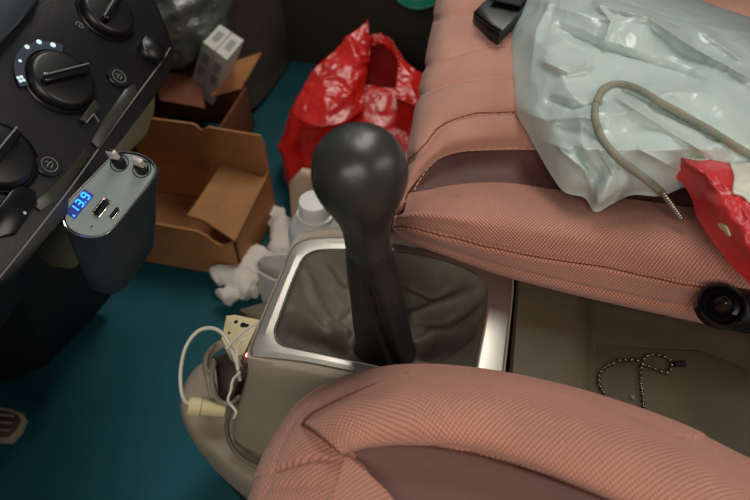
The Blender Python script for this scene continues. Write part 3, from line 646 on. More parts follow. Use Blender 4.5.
def port(nm, px, py, L, W, inner):
    c = cpt(px, py, .0004); b2 = bmesh.new(); R3 = Matrix((cu, cw, nz_)).transposed(); box(b2, c, (L, W, .0012), R3, min(L, W)*.2, 3); p_ = obj(nm, b2, M['chrome'], ch)
    b2 = bmesh.new(); box(b2, c+nz_*.0005, (L*.82, W*.68, .0008), R3, W*.1, 2); obj('socket_opening', b2, M['blackgloss'], p_)
    b2 = bmesh.new(); box(b2, c+nz_*.0009-cw*W*inner, (L*.66, W*.16, .0004), R3); obj('contact_tongue', b2, M['chgb'], p_)
port('usb_port', 102, 208, .0150, .0082, .12); port('small_port', 115, 213, .0098, .0046, .0)
port('indicator', 92, 227, .0022, .0012, .0)
for k, (px, py) in enumerate(((119.5, 163), (142, 169))):
    c = cpt(px, py, .0005); b2 = bmesh.new(); lathe(b2, [(-.004, .0078), (.0003, .0078), (.0004, .0072), (-.0028, .0068), (-.0028, 0)], c, nz_, 32, sx=1.0, sy=.9, u=cw); obj('plug_recess', b2, M['blackgloss'], ch)
    ax = (nz_ + cu*.25 + cw*(.3 if k == 0 else -.05)).normalized(); b2 = bmesh.new(); lathe(b2, [(-.003, .0064), (.003, .0062), (.0045, .0056), (.005, .0040), (.005, 0)], c, ax, 28, sx=1.0, sy=.72, u=cw); pg = obj('plug', b2, M['black'], ch)
    b2 = bmesh.new(); RB = basis(ax, cpt(125,156)-cpt(111,151)); box(b2, c+ax*.0085, (.0090, .0040, .008), RB, .0014, 3); obj('plug_tip', b2, M['plugm'], pg)
    if k == 0:
        b2 = bmesh.new(); box(b2, c+ax*.0125, (.0062, .0016, .0006), RB); obj('tip_opening', b2, M['blackgloss'], pg)

# ------------------------------------------------------------------ cardboard boxes
cb = thing('cardboard_box', 'open brown cardboard box on the teal floor, nearest and largest box', 'box', (-.39, .53, -.298))
x0, x1, y0, y1, zb, zt = -.50, -.292, .464, .600, -.297, -.212
T = .0035
bm = bmesh.new()
nw = [(x0,zb),(x1,zb),(x1,zt-.004),(-.300,zt-.012),(-.312,zt-.020),(-.322,zt-.016),(-.332,zt-.004),(-.345,zt+.002),(-.40,zt+.003),(x0,zt+.002)]
prism(bm, [(a, y0, b) for a, b in nw], (0, T, 0), .0005); obj('front_panel', bm, M['card'], cb, smooth=False)
bm = bmesh.new(); prism(bm, [(x1,y0,zb),(x1,y1,zb),(x1,y1,zt),(x1,y0,zt-.006)], (-T,0,0), .0005); obj('side_panel', bm, M['card'], cb, smooth=False)
bm = bmesh.new(); prism(bm, [(x0,y0,zb),(x0,y1,zb),(x0,y1,zt),(x0,y0,zt)], (T,0,0), .0005); obj('side_panel', bm, M['card'], cb, smooth=False)
bm = bmesh.new()
fw_ = [(x0,zb),(x1,zb),(x1,zt)]
fl = [(263,133),(268,146),(269,160)]
prism(bm, [(x0,y1,zb),(x1,y1,zb),(x1,y1,zt+.02),(x1+.001,y1,zt+.045),(x1-.003,y1,zt+.064),(-.372,y1,zt+.066),(-.380,y1,zt+.060),(-.384,y1,zt+.058),(-.389,y1,zt+.066),(-.395,y1,zt+.068),(x0,y1,zt+.066)], (0,T,0), .0005); obj('back_panel', bm, M['card'], cb, smooth=False)
bm = bmesh.new(); box(bm, ((x0+x1)/2, (y0+y1)/2, zb+.003), (x1-x0-.004, y1-y0-.004, .004)); obj('bottom_panel', bm, M['card'], cb, smooth=False)
bm = bmesh.new(); a = [on(235,241,zt-.003), on(266,178,zt), on(222,163,zt+.002), on(187,215,zt-.003), on(204,220,zt-.005)]; prism(bm, a, (0,0,-T), .0006); obj('flap', bm, M['card'], cb, smooth=False)
cb2 = thing('cardboard_box', 'smaller dark reddish cardboard box behind the large open one, holding white cartons', 'box', (-.47, .72, -.298))
bx = (-.56, -.395, .655, .79)
P_ = [on(168,118,-.2), ]
zz = -.205
for nm, q, d in (('front_panel', [(bx[0],bx[2],-.294),(bx[1],bx[2],-.294),(bx[1],bx[2],zz),(bx[0],bx[2],zz)], (0,.003,0)), ('back_panel', [(bx[0],bx[3],-.29),(bx[1],bx[3],-.29),(bx[1],bx[3],zz+.01),(bx[0],bx[3],zz+.01)], (0,-.003,0)),
                 ('side_panel', [(bx[1],bx[2],-.294),(bx[1],bx[3],-.29),(bx[1],bx[3],zz),(bx[1],bx[2],zz)], (-.003,0,0)), ('side_panel', [(bx[0],bx[2],-.294),(bx[0],bx[3],-.29),(bx[0],bx[3],zz),(bx[0],bx[2],zz)], (.003,0,0))):
    bm = bmesh.new(); prism(bm, q, d, .0005); obj(nm, bm, M['card2'], cb2, smooth=False)
bm = bmesh.new(); prism(bm, [on(209,97,zz+.004), on(241,89,zz+.002), on(262,52,zz+.035), on(232,62,zz+.035)], (0,.003,-.002), .0005); obj('flap', bm, M['card'], cb2, smooth=False)
bm = bmesh.new(); prism(bm, [on(160,100,zz), on(205,108,zz), on(200,78,zz+.012), on(150,68,zz+.012)], (0,0,-.003), .0005); obj('flap', bm, M['card2'], cb2, smooth=False)
# two white cartons side by side
tp = [(203,42,.925),(220,24,.935),(244,40,.930),(227,60,.918)]; bt = [(192,72,.985),(207,52,.995),(230,66,.99),(211,96,.975)]
Tt = [dp(*p) for p in tp]; ax_ = (dp(209,88,1.00)-dp(224,42,.93)); 
for k in (0, 1):
    f0, f1 = (0, .485) if k == 0 else (.515, 1)
    a, b, c, d = Tt[0].lerp(Tt[3], f0), Tt[1].lerp(Tt[2], f0), Tt[1].lerp(Tt[2], f1), Tt[0].lerp(Tt[3], f1)
    t = thing('small_carton', ('left' if k == 0 else 'right')+' one of two white printed cartons poking out of the reddish box', 'carton', tuple(sum((a, b, c, d), Vector())/4+ax_), 'white cartons in the reddish box')
    bm = bmesh.new(); prism(bm, [a, b, c, d], ax_, .0008); obj('carton_body', bm, M['white'], t, smooth=False)
    up_ = (b-a).cross(d-a).normalized(); up_ = up_ if up_.z > 0 else -up_
    def inq(u, v): return a.lerp(b, u).lerp(d.lerp(c, u), v)
    bm = bmesh.new(); prism(bm, [inq(.3,.3), inq(.75,.3), inq(.75,.75), inq(.3,.75)], up_*.0006); obj('top_print', bm, M['greyprint'], t, smooth=False)
    fn_ = (d-a).cross(ax_).normalized(); fn_ = fn_ if fn_.dot(Vector((0,-1,.3))) > 0 else -fn_
    def inf(u, v): return a.lerp(d, u)+ax_*v
    bm = bmesh.new()
    for v0, v1 in ((.15,.35),(.42,.6)): prism(bm, [inf(.25,v0), inf(.8,v0), inf(.8,v1), inf(.25,v1)], fn_*.0006)
    obj('side_print', bm, M['greyprint'], t, smooth=False)

# ------------------------------------------------------------------ red bag
rb = thing('red_plastic_bag', 'crumpled red plastic carrier bag on the passenger floor behind the gear knob', 'bag', (-.19, .74, -.298))
bm = bmesh.new(); R = []
cxy = [(-.180,.700,-.296,.085,.080),(-.182,.705,-.285,.112,.104),(-.184,.715,-.265,.120,.115),(-.184,.725,-.24,.118,.112),(-.186,.745,-.215,.112,.10),(-.186,.770,-.195,.100,.080),(-.182,.790,-.180,.085,.055),(-.178,.802,-.170,.070,.035),(-.176,.808,-.166,.060,.024)]
for k in range(70):
    t = k/69*(len(cxy)-1); q = cr([Vector(c[:3]) for c in cxy], t); rr = cr([Vector((c[3], c[4], 0)) for c in cxy], t); r = []
    for j in range(140):
        a = 2*pi*j/140; p = Vector((q.x+rr.x*cos(a), q.y+rr.y*sin(a), q.z)); n = Vector((cos(a), sin(a), .2))
        s = min(1, k/6); p += n*(.014*crump(p, 13, 2)+.003)*s; p.z += .006*noise.noise(p*18)*s; p.z = max(p.z, -.2965); r.append(p)
    R.append(r)
vv = rings(bm, R); bm.faces.new(vv[0]); obj('bag_body', bm, M['redbag'], rb, ang=80).modifiers.new('film', 'SOLIDIFY').thickness = .0008
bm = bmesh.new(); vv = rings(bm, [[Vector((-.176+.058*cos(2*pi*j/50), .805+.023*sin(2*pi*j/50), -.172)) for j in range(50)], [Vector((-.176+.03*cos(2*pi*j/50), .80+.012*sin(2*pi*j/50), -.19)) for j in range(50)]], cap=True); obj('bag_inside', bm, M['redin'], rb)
def strap(name, path, w, mt, parent, n=40, wdir=None, th=.0012, wav=.0):
    P = smooth([Vector(p) for p in path], n); rows_ = []
    for i, p in enumerate(P):
        t = (P[min(i+1, n-1)]-P[max(i-1, 0)]).normalized(); d = (Vector(wdir)-t*t.dot(Vector(wdir))).normalized()
        ww = w(i/(n-1)) if callable(w) else w
        rows_.append([p+d*ww*(s/4-.5)+Vector((0, 0, wav*noise.noise((p+d*ww*s)*60))) for s in range(5)])
    return sheet(name, rows_, n*2, 9, mt, parent, thick=th, px=False)
pf = [[(290,114,.87),(311,76,.885),(338,46,.90),(368,21,.915)], [(312,126,.85),(330,92,.87),(350,58,.89),(369,30,.91)], [(340,124,.85),(350,96,.87),(361,66,.89),(370,42,.91)], [(362,112,.87),(365,94,.885),(366,78,.895),(369,58,.91)]]
sheet('raised_side', [[dp(*q) for q in rr_] for rr_ in pf], 60, 60, M['redbag'], rb, fn=lambda p, u, v: .010*(crump(p, 16, 4)-.3)*min(1, 4*v+.2), thick=.0008, px=False)
pf = [[(394,98,.86),(397,76,.885),(400,58,.90)], [(408,104,.86),(409,84,.88),(409,66,.90)], [(430,112,.86),(430,96,.88),(430,80,.90)]]
sheet('raised_side', [[dp(*q) for q in rr_] for rr_ in pf], 30, 30, M['redbag'], rb, fn=lambda p, u, v: .008*(crump(p, 16, 6)-.3), thick=.0008, px=False)
strap('handle', [dp(367,60,.91), dp(368,44,.915), dp(378,39,.915), dp(390,45,.91), dp(398,56,.905), dp(400,68,.90), dp(398,84,.885)], lambda t: .013+.004*sin(t*7), M['redbag'], rb, wdir=(.3, .5, .8), wav=.006)
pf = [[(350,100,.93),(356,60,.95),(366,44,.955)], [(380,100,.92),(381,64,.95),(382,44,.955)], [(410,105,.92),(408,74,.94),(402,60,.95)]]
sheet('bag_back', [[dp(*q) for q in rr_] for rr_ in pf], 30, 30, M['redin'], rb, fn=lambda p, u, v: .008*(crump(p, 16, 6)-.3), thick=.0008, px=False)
# ------------------------------------------------------------------ white bag on the seat
def blob(bm, rim, c, zr, hfun, nr=60, na=200, seed=0):
    P = smooth([Vector((x, y, 0)) for x, y in rim], na, True); grid = []
    for k in range(nr+1):
        f = k/nr; r = []
        for p in P:
            x = c[0]+(p.x-c[0])*f; y = c[1]+(p.y-c[1])*f; r.append(on(x, y, hfun(x, y, f)))
            if k == 0: break
        grid.append(r)
    V = [[bm.verts.new(p) for p in r] for r in grid]
    for i in range(na): bm.faces.new([V[0][0], V[1][i], V[1][(i+1) % na]])
    for a, b in zip(V[1:], V[2:]):
        for i in range(na): bm.faces.new([a[i], b[i], b[(i+1) % na], a[(i+1) % na]])
    bot = [bm.verts.new(Vector((v.co.x, v.co.y, zr-.004))) for v in V[-1]]
    for i in range(na): bm.faces.new([V[-1][i], bot[i], bot[(i+1) % na], V[-1][(i+1) % na]])
    bm.faces.new(bot[::-1])
wrim = [(520,-60),(514,0),(512,40),(514,78),(517,108),(528,128),(540,150),(553,172),(566,188),(586,194),(597,208),(614,200),(634,191),(662,192),(684,184),(705,178),(740,190),(800,180),(830,100),(800,40),(700,0),(640,-25),(580,-60)]
WF = [([Vector((x, y, 0)) for x, y in g], a, w_) for g, a, w_ in (([(600,5),(650,18),(690,46),(750,78)],.009,7), ([(545,62),(568,72),(592,66)],.007,5), ([(520,112),(545,120),(585,117),(600,122)],.006,6), ([(550,100),(572,108),(600,104)],-.006,5),
    ([(560,30),(600,48),(640,60),(700,80)],-.008,9), ([(620,100),(660,125),(700,150)],.007,6), ([(625,92),(668,112),(715,138)],-.006,5), ([(604,40),(612,22),(600,8)],.006,5), ([(530,80),(536,30),(548,5)],.006,9), ([(640,150),(670,165),(690,175)],.006,6), ([(560,150),(585,170),(597,203)],.006,5), ([(600,150),(622,190)],.005,6), ([(575,150),(600,180)],-.005,5), ([(540,140),(570,150)],.004,4), ([(700,30),(740,60)],.006,8))]
def wh(x, y, f):
    p = Vector((x/100, y/100, 0)); pil = 1-f**5
    big = .5+.5*noise.noise(Vector((x/120, y/90, 3)))
    dx = (x-560)*.9+(y-60)*.45
    z = .071 + pil*(.020+.012*big) + pil*(.0085*(ridge(Vector((x*.8+y*.5, (y-.5*x)*1.7, 0))/100, .8, 1)-.2) + .0022*ridge(p, 2.2, 5) + .0006*ridge(p, 5, 7))
    for sg, amp, wd in WF:
        d_ = segdist(Vector((x, y, 0)), sg)
        if d_ < 3*wd: z += pil*amp*exp(-abs(d_)/(wd*.85))
    return z
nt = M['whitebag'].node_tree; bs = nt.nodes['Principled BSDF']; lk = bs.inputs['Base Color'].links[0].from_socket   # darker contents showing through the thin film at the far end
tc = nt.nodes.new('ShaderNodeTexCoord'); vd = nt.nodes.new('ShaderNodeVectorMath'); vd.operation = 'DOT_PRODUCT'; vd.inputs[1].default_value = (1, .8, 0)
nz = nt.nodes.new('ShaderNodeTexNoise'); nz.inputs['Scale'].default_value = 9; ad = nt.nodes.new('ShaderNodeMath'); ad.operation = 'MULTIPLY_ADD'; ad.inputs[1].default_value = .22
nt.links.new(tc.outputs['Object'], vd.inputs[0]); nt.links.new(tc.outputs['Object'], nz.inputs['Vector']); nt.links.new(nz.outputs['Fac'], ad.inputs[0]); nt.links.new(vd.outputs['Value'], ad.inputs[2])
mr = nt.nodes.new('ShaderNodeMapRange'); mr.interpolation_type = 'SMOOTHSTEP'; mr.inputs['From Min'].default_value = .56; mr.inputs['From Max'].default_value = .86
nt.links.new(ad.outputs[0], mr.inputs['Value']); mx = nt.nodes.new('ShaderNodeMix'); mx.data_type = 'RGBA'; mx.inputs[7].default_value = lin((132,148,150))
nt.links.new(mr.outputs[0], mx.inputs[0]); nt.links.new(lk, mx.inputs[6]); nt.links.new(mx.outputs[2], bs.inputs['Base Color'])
wb = thing('white_plastic_bag', 'pale translucent drawstring plastic bag lying on the passenger seat', 'bag', tuple(on(650, 110, .072)))
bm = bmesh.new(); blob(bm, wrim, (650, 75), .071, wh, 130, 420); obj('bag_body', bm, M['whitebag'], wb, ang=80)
def onbag(x, y, dz): 
    return on(x, y, wh(x, y, .8)+dz)
bm = bmesh.new()
cp = [(760,160),(735,146),(710,130),(685,116),(660,102),(640,90),(622,84),(606,87),(597,100),(595,117),(602,138),(618,158),(636,172),(652,184),(663,194)]
WP = smooth([Vector((x, y, 0)) for x, y in wrim], 280, True)
def wf(x, y):
    a = atan2(y-75, x-650); b = min(WP, key=lambda p: abs((atan2(p.y-75, p.x-650)-a+pi) % (2*pi)-pi)); return min(1, sqrt((x-650)**2+(y-75)**2)/sqrt((b.x-650)**2+(b.y-75)**2))
tube(bm, [on(x, y, wh(x, y, wf(x, y))+.0022) for x, y in [tuple(v)[:2] for v in smooth([Vector((x, y, 0)) for x, y in cp], 60)]], .0026, n=120, seg=10); dr = obj('drawcord', bm, M['cord'], wb)
bm = bmesh.new(); a = on(664,195,.079); b = on(681,219,.071)
n_ = 12
for i in range(n_):
    p = a.lerp(b, i/(n_-1)); lathe(bm, [(-.0016, 0), (-.0012, .0016), (0, .0022), (.0012, .0016), (.0016, 0)], p, (b-a), 12)
tube(bm, [a, b], .0013, n=4, seg=8); obj('cord_tip', bm, M['aglet'], dr)
# printed bag at the right
rim2 = [(676,154),(700,155),(730,158),(770,160),(830,170),(840,260),(790,290),(752,262),(738,248),(722,228),(706,204),(700,186),(692,172)]
def rh(x, y, f): return .094 + (1-f**4)*.014 + .005*crump(Vector((x/100, y/100, 1)), 2.2, 9)*(1-f**6)
pbg = thing('printed_plastic_bag', 'red and cream printed plastic bag at the right edge of the seat', 'bag', tuple(on(760, 210, .076)))
bm = bmesh.new(); blob(bm, rim2, (760, 210), .085, rh, 50, 160); obj('bag_body', bm, M['redprint'], pbg, ang=80)
def patch(name, P2, c, mt, par, hf, lift):
    bm = bmesh.new(); P = smooth([Vector((x, y, 0)) for x, y in P2], 80, True); V = [[bm.verts.new(on(c[0]+(p.x-c[0])*k/12, c[1]+(p.y-c[1])*k/12, hf(c[0]+(p.x-c[0])*k/12, c[1]+(p.y-c[1])*k/12)+lift)) for p in P] for k in range(1, 13)]
    v0 = bm.verts.new(on(c[0], c[1], hf(*c)+lift)); n = 80
    for i in range(n): bm.faces.new([v0, V[0][i], V[0][(i+1) % n]])
    for a, b in zip(V, V[1:]):
        for i in range(n): bm.faces.new([a[i], b[i], b[(i+1) % n], a[(i+1) % n]])
    o = obj(name, bm, mt, par, ang='keep'); s = o.modifiers.new('film', 'SOLIDIFY'); s.thickness = .0012; s.offset = 0; return o
def fofr(x, y):
    a = atan2(y-210, x-760); rmin = 30; P = smooth([Vector((u, v, 0)) for u, v in rim2], 160, True)
    b = min(P, key=lambda p: abs((atan2(p.y-210, p.x-760)-a+pi) % (2*pi)-pi)); return min(1, sqrt((x-760)**2+(y-210)**2)/sqrt((b.x-760)**2+(b.y-210)**2))
patch('cream_print', [(731,160),(758,162),(790,170),(790,205),(760,208),(742,196),(733,192),(734,176)], (762,182), M['whiteprint'], pbg, lambda x, y: rh(x, y, fofr(x, y)), .0012)
patch('yellow_print', [(718,224),(726,226),(730,236),(724,231)], (724,229), M['cream'], pbg, lambda x, y: rh(x, y, fofr(x, y)), .0012)
patch('cream_print', [(678,154),(700,154.5),(712,157),(704,160),(690,159)], (696,157), M['whiteprint'], pbg, lambda x, y: rh(x, y, fofr(x, y)), .001)
# black things at the top right
bk = thing('black_shoulder_bag', 'black fabric bag behind the pale plastic bag at the top right', 'bag', (.27, .73, .07))
bm = bmesh.new()
bmesh.ops.create_uvsphere(bm, u_segments=80, v_segments=50, radius=1)
for v in bm.verts:
    p = v.co.copy(); q = Vector((abs(p.x)**.6*(1 if p.x > 0 else -1), abs(p.y)**.6*(1 if p.y > 0 else -1), abs(p.z)**.7*(1 if p.z > 0 else -1)))
    v.co = Vector((.29+q.x*.21, .765+q.y*.065, .128+q.z*.064)); v.co += p*.005*noise.noise(v.co*30)
obj('bag_body', bm, M['blacksoft'], bk, ang=80)
bm = bmesh.new(); tube(bm, [(.09,.70,.15),(.15,.695,.2),(.25,.70,.21),(.36,.70,.2),(.42,.705,.16)], .006, n=60); obj('carry_handle', bm, M['blacksoft'], bk)
bc = thing('strap_buckle', 'black plastic strap buckle on the cushion left of the pale bag', 'buckle', tuple(on(492, 15, .068)))
bm = bmesh.new(); q = [on(474,10,.082), on(482,3,.084), on(500,-10,.086), on(530,-6,.086), on(522,10,.086), on(500,33,.082), on(490,27,.082)]; prism(bm, q, (0,0,-.014), .0025); obj('buckle_shell', bm, M['black'], bc)
bm = bmesh.new(); tube(bm, [on(476,13,.084), on(488,23,.084), on(500,31,.084)], .0022, n=12); obj('buckle_bar', bm, M['blackgloss'], bc)
strap('webbing', [on(505,4,.088), on(518,-14,.088), on(530,-40,.082), on(540,-80,.076)], .03, M['blacksoft'], bc, wdir=(1, .2, 0), th=.002)
# belt receptacle bottom right
br = thing('seat_belt_stalk', 'glossy black rounded buckle stalk beside the passenger cushion at right edge', 'seat belt', tuple(on(735, 310, .0)))
bm = bmesh.new(); bmesh.ops.create_uvsphere(bm, u_segments=48, v_segments=32, radius=1)
o3 = on(737, 309, .040)
for v in bm.verts:
    p = v.co; q = Vector((abs(p.x)**.75*(1 if p.x > 0 else -1), p.y, abs(p.z)**.8*(1 if p.z > 0 else -1))); v.co = o3+Vector((q.x*.030+.006, q.y*.015, q.z*.014))
obj('buckle_head', bm, M['black'], br, ang=80)
bm = bmesh.new(); c = on(722, 305, .052); lathe(bm, [(-.006, .0150), (.0008, .0150), (.0022, .0138), (.0004, .0118), (-.003, .0105), (-.004, 0)], c, (-.05, -.35, .9), 40); obj('release_ring', bm, M['blackgloss'], br, ang=40)
bm = bmesh.new(); lathe(bm, [(-.004, .0085), (.001, .0075), (.005, .004), (.008, .0015), (.0085, 0)], c, (-.05, -.35, .9), 32); obj('release_button', bm, M['blackgloss'], br, ang=60)
bm = bmesh.new(); tube(bm, [o3+Vector((.02, 0, -.005)), o3+Vector((.06, -.005, -.03)), o3+Vector((.10, -.005, -.055))], .011, n=20); obj('stalk', bm, M['black'], br)

# ------------------------------------------------------------------ ball chain
bm = bmesh.new(); path = [(612,410),(605,396),(599,383),(601,371),(612,364),(628,362),(641,364),(655,369),(666,373),(671,368),(670,360),(661,356),(650,355),(643,360),(641,370),(641,384),(643,400),(644,420)]
P = smooth([on(x, y, -.0190) for x, y in path], 600); acc = 0; last = P[0]; cnt = 0
for i, p in enumerate(P):
    acc += (p-last).length; last = p
    if acc >= .0042:
        acc = 0; cnt += 1; z = .0022 if (652 < 0) else 0
        lathe(bm, [(-.0016, 0), (-.0013, .0009), (-.0006, .0015), (0, .0016), (.0006, .0015), (.0013, .0009), (.0016, 0)], p+Vector((0, 0, .0004+(.0028 if 150 < i < 215 else 0))), (0, 0, 1), 12)
tube(bm, [p+Vector((0, 0, .0004)) for p in P[::6]], .0005, n=200, seg=6)
chn = obj('chain_links', bm, M['bead'], None, ang=80); chn.name = 'ball_chain'
tag(chn, 'dark metal ball chain lying coiled in the rear console tray', 'chain')
bm = bmesh.new(); tube(bm, [on(674,364,-.0185), on(685,364,-.0185)], .0022, n=8); e_ = link('chain_clasp', bpy.data.meshes.new('chain_clasp'), M['black']); bm.to_mesh(e_.data); bm.free(); e_.parent = chn; e_.matrix_parent_inverse = Matrix.Translation(-chn.location)

# ------------------------------------------------------------------ bottle and floor items
bt_ = on(314, 200, -.125); bx_, by_ = bt_.x, bt_.y
bo = thing('white_bottle', 'white plastic bottle with round screw cap between console and red bag', 'bottle', (bx_, by_, -.298))
bm = bmesh.new(); lathe(bm, [(-.297, 0), (-.297, .030), (-.293, .036), (-.20, .037), (-.175, .036), (-.162, .031), (-.153, .023), (-.148, .019), (-.138, .0185), (-.136, 0)], (bx_, by_, 0), (0, 0, 1), 48); obj('bottle_body', bm, M['bottle'], bo, ang=50)
bm = bmesh.new(); pr = [(-.150, .021), (-.149, .0225), (-.146, .0225), (-.1455, .0195), (-.128, .019), (-.1255, .0175), (-.125, 0)]; lathe(bm, pr, (bx_, by_, 0), (0, 0, 1), 48); obj('screw_cap', bm, M['cap'], bo, ang=35)
bm = bmesh.new(); c = on(301, 196, -.2); q = [Vector((c.x-.03, c.y+.015, -.296)), Vector((c.x+.03, c.y+.02, -.296)), Vector((c.x+.028, c.y+.02, -.18)), Vector((c.x-.004, c.y+.015, -.172)), Vector((c.x-.024, c.y+.015, -.20))]
prism(bm, q, (0, .016, 0), .006); tag(obj('snack_pouch', bm, M['beige'], ang=50), 'small beige pouch standing between the white bottle and red bag', 'pouch')
# gloves on the floor
def skin(name, nodes, edges, mt, parent=None, lvl=2, nz=.0015):
    me = bpy.data.meshes.new(name); me.from_pydata([n[0] for n in nodes], edges, []); o = bpy.data.objects.new(name, me); C.objects.link(o)
    md = o.modifiers.new('skin', 'SKIN'); 
    for i, n in enumerate(nodes): me.skin_vertices[0].data[i].radius = (n[1], n[1]*.8)
    me.skin_vertices[0].data[0].use_root = True
    s = o.modifiers.new('sub', 'SUBSURF'); s.levels = lvl; s.render_levels = lvl
    dg = bpy.context.evaluated_depsgraph_get(); m2 = bpy.data.meshes.new_from_object(o.evaluated_get(dg)); bpy.data.objects.remove(o)
    for v in m2.vertices: v.co += Vector((noise.noise(v.co*70), noise.noise(v.co*70+Vector((5, 5, 5))), noise.noise(v.co*70+Vector((9, 1, 3)))))*nz; 
    lo = min(v.co.z for v in m2.vertices)
    for v in m2.vertices: v.co.z += -.2965-lo
    for p in m2.polygons: p.use_smooth = True
    m2.materials.clear(); o = link(name, m2, mt, parent); 
    if parent is None: recenter(o)
    return o
g = lambda x, y, z=-.285: on(x, y, z)
nodes = [(g(256,268),.024),(g(244,280),.026),(g(232,278),.019),(g(222,280),.017),(g(213,283),.013),(g(235,290),.019),(g(228,300),.016),(g(224,304),.012),(g(246,292),.018),(g(241,304),.014),(g(262,256),.020)]
edges = [(0,1),(1,2),(2,3),(3,4),(1,5),(5,6),(6,7),(1,8),(8,9),(0,10)]
nodes.append((g(257,288),.010)); nodes.append((g(258,300),.009)); edges += [(1,11),(11,12)]
tag(skin('work_glove', nodes, edges, M['cotton'], nz=.009), 'crumpled white cotton glove on teal floor at the box corner', 'glove')
nodes = [(g(281,250,-.27),.020),(g(282,232,-.26),.022),(g(277,216,-.27),.014),(g(276,206,-.28),.010),(g(285,214,-.265),.013),(g(290,224,-.26),.012),(g(278,268,-.27),.014),(g(272,282,-.28),.012)]
tag(skin('work_glove', nodes, [(0,1),(1,2),(2,3),(1,4),(1,5),(0,6),(6,7)], M['cotton'], nz=.009), 'second white cotton glove, bunched between box and console', 'glove')
bm = bmesh.new(); P4 = [on(256,262,-.245), on(266,258,-.24), on(300,262,-.24), on(318,268,-.25), on(302,300,-.27), on(270,298,-.28)]
pc = thing('paper_cup', 'crushed white paper cup wedged against the front of the console', 'cup', tuple(on(285, 290, -.297)))
c0 = on(284, 268, -.235); c1_ = on(280, 300, -.294)
bm = bmesh.new(); Rr = []
for k in range(20):
    f = k/19; q = c0.lerp(c1_, f); rr = .034*(1-f)+.024*f; Rr.append([q+Vector((cos(2*pi*j/48)*rr*1.1, sin(2*pi*j/48)*rr*.62, .004*noise.noise(q*30+Vector((j, 0, 0))))) for j in range(48)])
rings(bm, Rr, cap=True); o = obj('cup_wall', bm, M['paper'], pc, ang=80); sd = o.modifiers.new('t', 'SOLIDIFY'); sd.thickness = .0012
bm = bmesh.new(); tube(bm, Rr[0][::2], .0016, n=60, seg=8, closed=True); obj('cup_rim', bm, M['paper'], pc)

# ------------------------------------------------------------------ clear bag near the dash corner
bm = bmesh.new(); bmesh.ops.create_uvsphere(bm, u_segments=90, v_segments=60, radius=1); cc = dp(168, 8, .98)
for v in bm.verts:
    p = v.co.copy(); w_ = cc+Vector((p.x*.085, p.y*.10, p.z*.075)); v.co = w_+p*.022*crump(w_, 14, 8)
zlo = min(v.co.z for v in bm.verts)
tag(obj('clear_plastic_bag', bm, M['clearbag'], ang=80), 'crinkled clear plastic bag past the right corner of the dashboard', 'bag')
# green basin at the top
r_g = ray(419, -6); gb = Vector((0, 0, H)) + r_g*(.99/r_g.y)
bm = bmesh.new(); lathe(bm, [(-.02, .0), (-.02, .030), (-.012, .046), (0, .052), (.003, .054), (.003, .050), (0, .048), (-.015, .03), (-.015, 0)], gb+Vector((0, 0, .03)), (0, -.75, .66), 64); tag(obj('green_bowl', bm, M['green'], ang=45), 'green plastic container whose rim shows at the top edge', 'bowl')

# ------------------------------------------------------------------ connector, cables and plug at the console front
kb = thing('connector_block', 'cream plastic connector block with holes beside the silver surround', 'connector', tuple(on(243, 335, -.12)))
z_ = -.075
bm = bmesh.new(); q = [on(226,315,z_), on(235,314,z_), on(264,320,z_), on(262,330,z_), on(252,345,z_), on(246,354,z_), on(236,356,z_), on(226,348,z_), on(221,338,z_)]; prism(bm, q, (0,0,-.02), .0018); blk = obj('block', bm, M['cream'], kb, ang=30)
for (x, y, r) in ((236,322,.0018),(243,325,.0026),(247,326,.0022),(229,333,.0012)):
    bm = bmesh.new(); lathe(bm, [(0, r), (.0006, r*.9), (.0007, 0)], on(x, y, z_), (0, 0, 1), 16); obj('hole', bm, M['blackgloss'], kb)
bm = bmesh.new(); q = [on(238,309,z_-.012), on(270,300,z_-.012), on(276,305,z_-.012), on(268,322,z_-.012), on(250,318,z_-.012)]; prism(bm, q, (0,0,-.025), .002); obj('bracket', bm, M['tray'], kb)
rl = thing('led_module', 'small dark module with glowing pink red light left of the surround', 'module', tuple(on(250, 350, -.06)))
bm = bmesh.new(); q = [on(256,326,-.052), on(264,328,-.052), on(254,352,-.052), on(246,364,-.052), on(240,360,-.052)]; prism(bm, q, (0,0,-.02), .0015); obj('case', bm, M['pedal'], rl)
bm = bmesh.new(); lathe(bm, [(0, .0022), (.0008, .0018), (.0011, 0)], on(248,355,-.050), (0, 0, 1), 16); obj('lamp', bm, M['led_r'], rl)
# open pocket on the console front
pk = thing('side_pocket', 'open taupe pocket on the console front holding cable ends', 'pocket', tuple(on(222, 400, -.13)))
bm = bmesh.new(); tube(bm, [on(236,340,-.08), on(222,344,-.085), on(211,352,-.09), on(207,364,-.095), on(210,380,-.10), on(214,396,-.11)], .004, n=40); obj('pocket_rim', bm, M['taupe'], pk)
bm = bmesh.new(); q = [on(214,356,-.10), on(234,350,-.10), on(240,372,-.10), on(234,394,-.115), on(218,392,-.115)]; prism(bm, q, (0,0,-.022), .002); obj('pocket_inside', bm, M['pedal'], pk)
cbx = thing('charging_cable', 'white cable looping out over the teal floor from a cream plug', 'cable', tuple(on(190, 405, -.12)))
bm = bmesh.new(); L_ = [(192,404,-.105),(185,401,-.1),(181,388,-.092),(181,368,-.085),(186,347,-.075),(197,332,-.068),(211,328,-.064),(223,334,-.062),(231,348,-.064),(237,364,-.07),(240,380,-.085)]
tube(bm, [on(*p) for p in L_], .0017, n=100, seg=10); obj('cord', bm, M['cable'], cbx)
bm = bmesh.new(); a = on(189,406,-.106); b = on(228,410,-.118); lathe(bm, [(-.001, 0), (-.001, .0062), (.001, .0082), (.009, .0082), (.010, .0068), (.030, .0062), (.031, 0)], a, (b-a), 32); obj('plug', bm, M['cream'], cbx, ang=40)
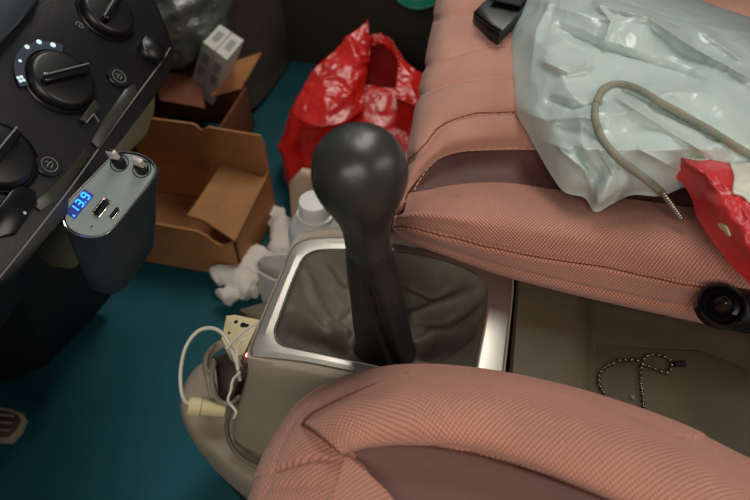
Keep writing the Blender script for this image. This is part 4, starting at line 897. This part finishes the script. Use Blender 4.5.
gc = [('tan cable stapled across the pocket beside the cream block', [(214,345,-.076),(207,356,-.085),(206,368,-.09),(213,374,-.095)], .0020, 'cable2'),
      ('grey cable bent down the pocket beside the cream plug', [(214,362,-.08),(212,376,-.09),(214,392,-.10),(221,402,-.108),(232,403,-.11),(240,396,-.11)], .0022, 'cable2'),
      ('short pale wire arching across the cream block', [(226,349,-.062),(238,336,-.055),(252,326,-.050),(266,322,-.045)], .0013, 'cable'),
      ('white wire curled into a hook beside the console side', [(240,372,-.07),(233,380,-.07),(231,390,-.075),(228,400,-.08),(232,406,-.085),(236,412,-.085),(234,418,-.09)], .0012, 'cable'),
      ('thin pale wire standing up at the cream block', [(238,370,-.06),(237,352,-.055),(241,341,-.054),(247,340,-.054)], .0010, 'cable'),
      ('dark grey cord curving down the taupe console side', [(231,408,-.088),(227,424,-.105),(229,440,-.118),(238,454,-.127),(252,464,-.13),(270,470,-.13),(290,474,-.13)], .0022, 'boot')]
for lab, pth, r, mt in gc:
    bm = bmesh.new(); tube(bm, [on(*p) for p in pth], r, n=50, seg=8); tag(obj('wire', bm, M[mt]), lab, 'wire')
# ------------------------------------------------------------------ pedal
pd = thing('pedal', 'brown ribbed pedal with pale metal rim at the left edge', 'pedal', tuple(on(0, 430, -.27)))
bm = bmesh.new(); zp = -.235; q = [on(-40,402,zp), on(8,408,zp), on(22,412,zp), on(26,419,zp), on(20,432,zp), on(10,442,zp), on(-40,440,zp)]; prism(bm, q, (0,0,-.008), .002); obj('pedal_rim', bm, M['pedalrim'], pd)
bm = bmesh.new(); q = [on(-38,405,zp+.001), on(7,411,zp+.001), on(18,415,zp+.001), on(21,420,zp+.001), on(16,430,zp+.001), on(8,437,zp+.001), on(-38,436,zp+.001)]; prism(bm, q, (0,0,-.004), .001); pdp = obj('pedal_pad', bm, M['pedal'], pd)
for k in range(3):
    bm = bmesh.new(); tube(bm, [on(-34, 412+8*k, zp+.0015), on(14-2*k, 416+7*k, zp+.0015)], .0016, n=6); obj('rib', bm, M['cable2'], pdp)
bm = bmesh.new(); tube(bm, [on(-20,420,zp-.008), on(-50,400,-.2), on(-90,330,-.12)], .006, n=20); obj('pedal_arm', bm, M['black'], pd)

# ------------------------------------------------------------------ light
def area(name, loc, tgt, sx, sy, power, col):
    l = bpy.data.lights.new(name, 'AREA'); l.shape = 'RECTANGLE'; l.size = sx; l.size_y = sy; l.energy = power; l.color = col
    o = bpy.data.objects.new(name, l); C.objects.link(o); o.location = loc
    o.rotation_euler = (Vector(tgt)-Vector(loc)).to_track_quat('-Z', 'Y').to_euler(); return o
area('side_window_light', (-.12, 1.22, 1.40), (-.06, .22, .0), .46, .85, 11, (1, .96, .88))
area('rear_window_light', (1.5, .3, 1.1), (.0, .3, .0), 1.2, .8, 10, (1, .9, .78))
area('driver_side_fill', (-.1, -1.0, 1.0), (.0, .2, .0), 1.0, .6, 9, (1, .92, .82))  # unseen fill, added to brighten the console and seat from the driver's side
l = bpy.data.lights.new('dome_lamp', 'POINT'); l.energy = 2.5; l.shadow_soft_size = .02; l.color = (1, .86, .7)
o = bpy.data.objects.new('dome_lamp', l); C.objects.link(o); o.location = (-.03, -.25, .78)
w = bpy.data.worlds.new('world'); bpy.context.scene.world = w; w.use_nodes = True
w.node_tree.nodes['Background'].inputs[0].default_value = (.75, .82, .9, 1); w.node_tree.nodes['Background'].inputs[1].default_value = .12
vs = bpy.context.scene.view_settings; vs.view_transform = 'Standard'; vs.look = 'None'; vs.gamma = 1; vs.exposure = 0; vs.use_curve_mapping = False
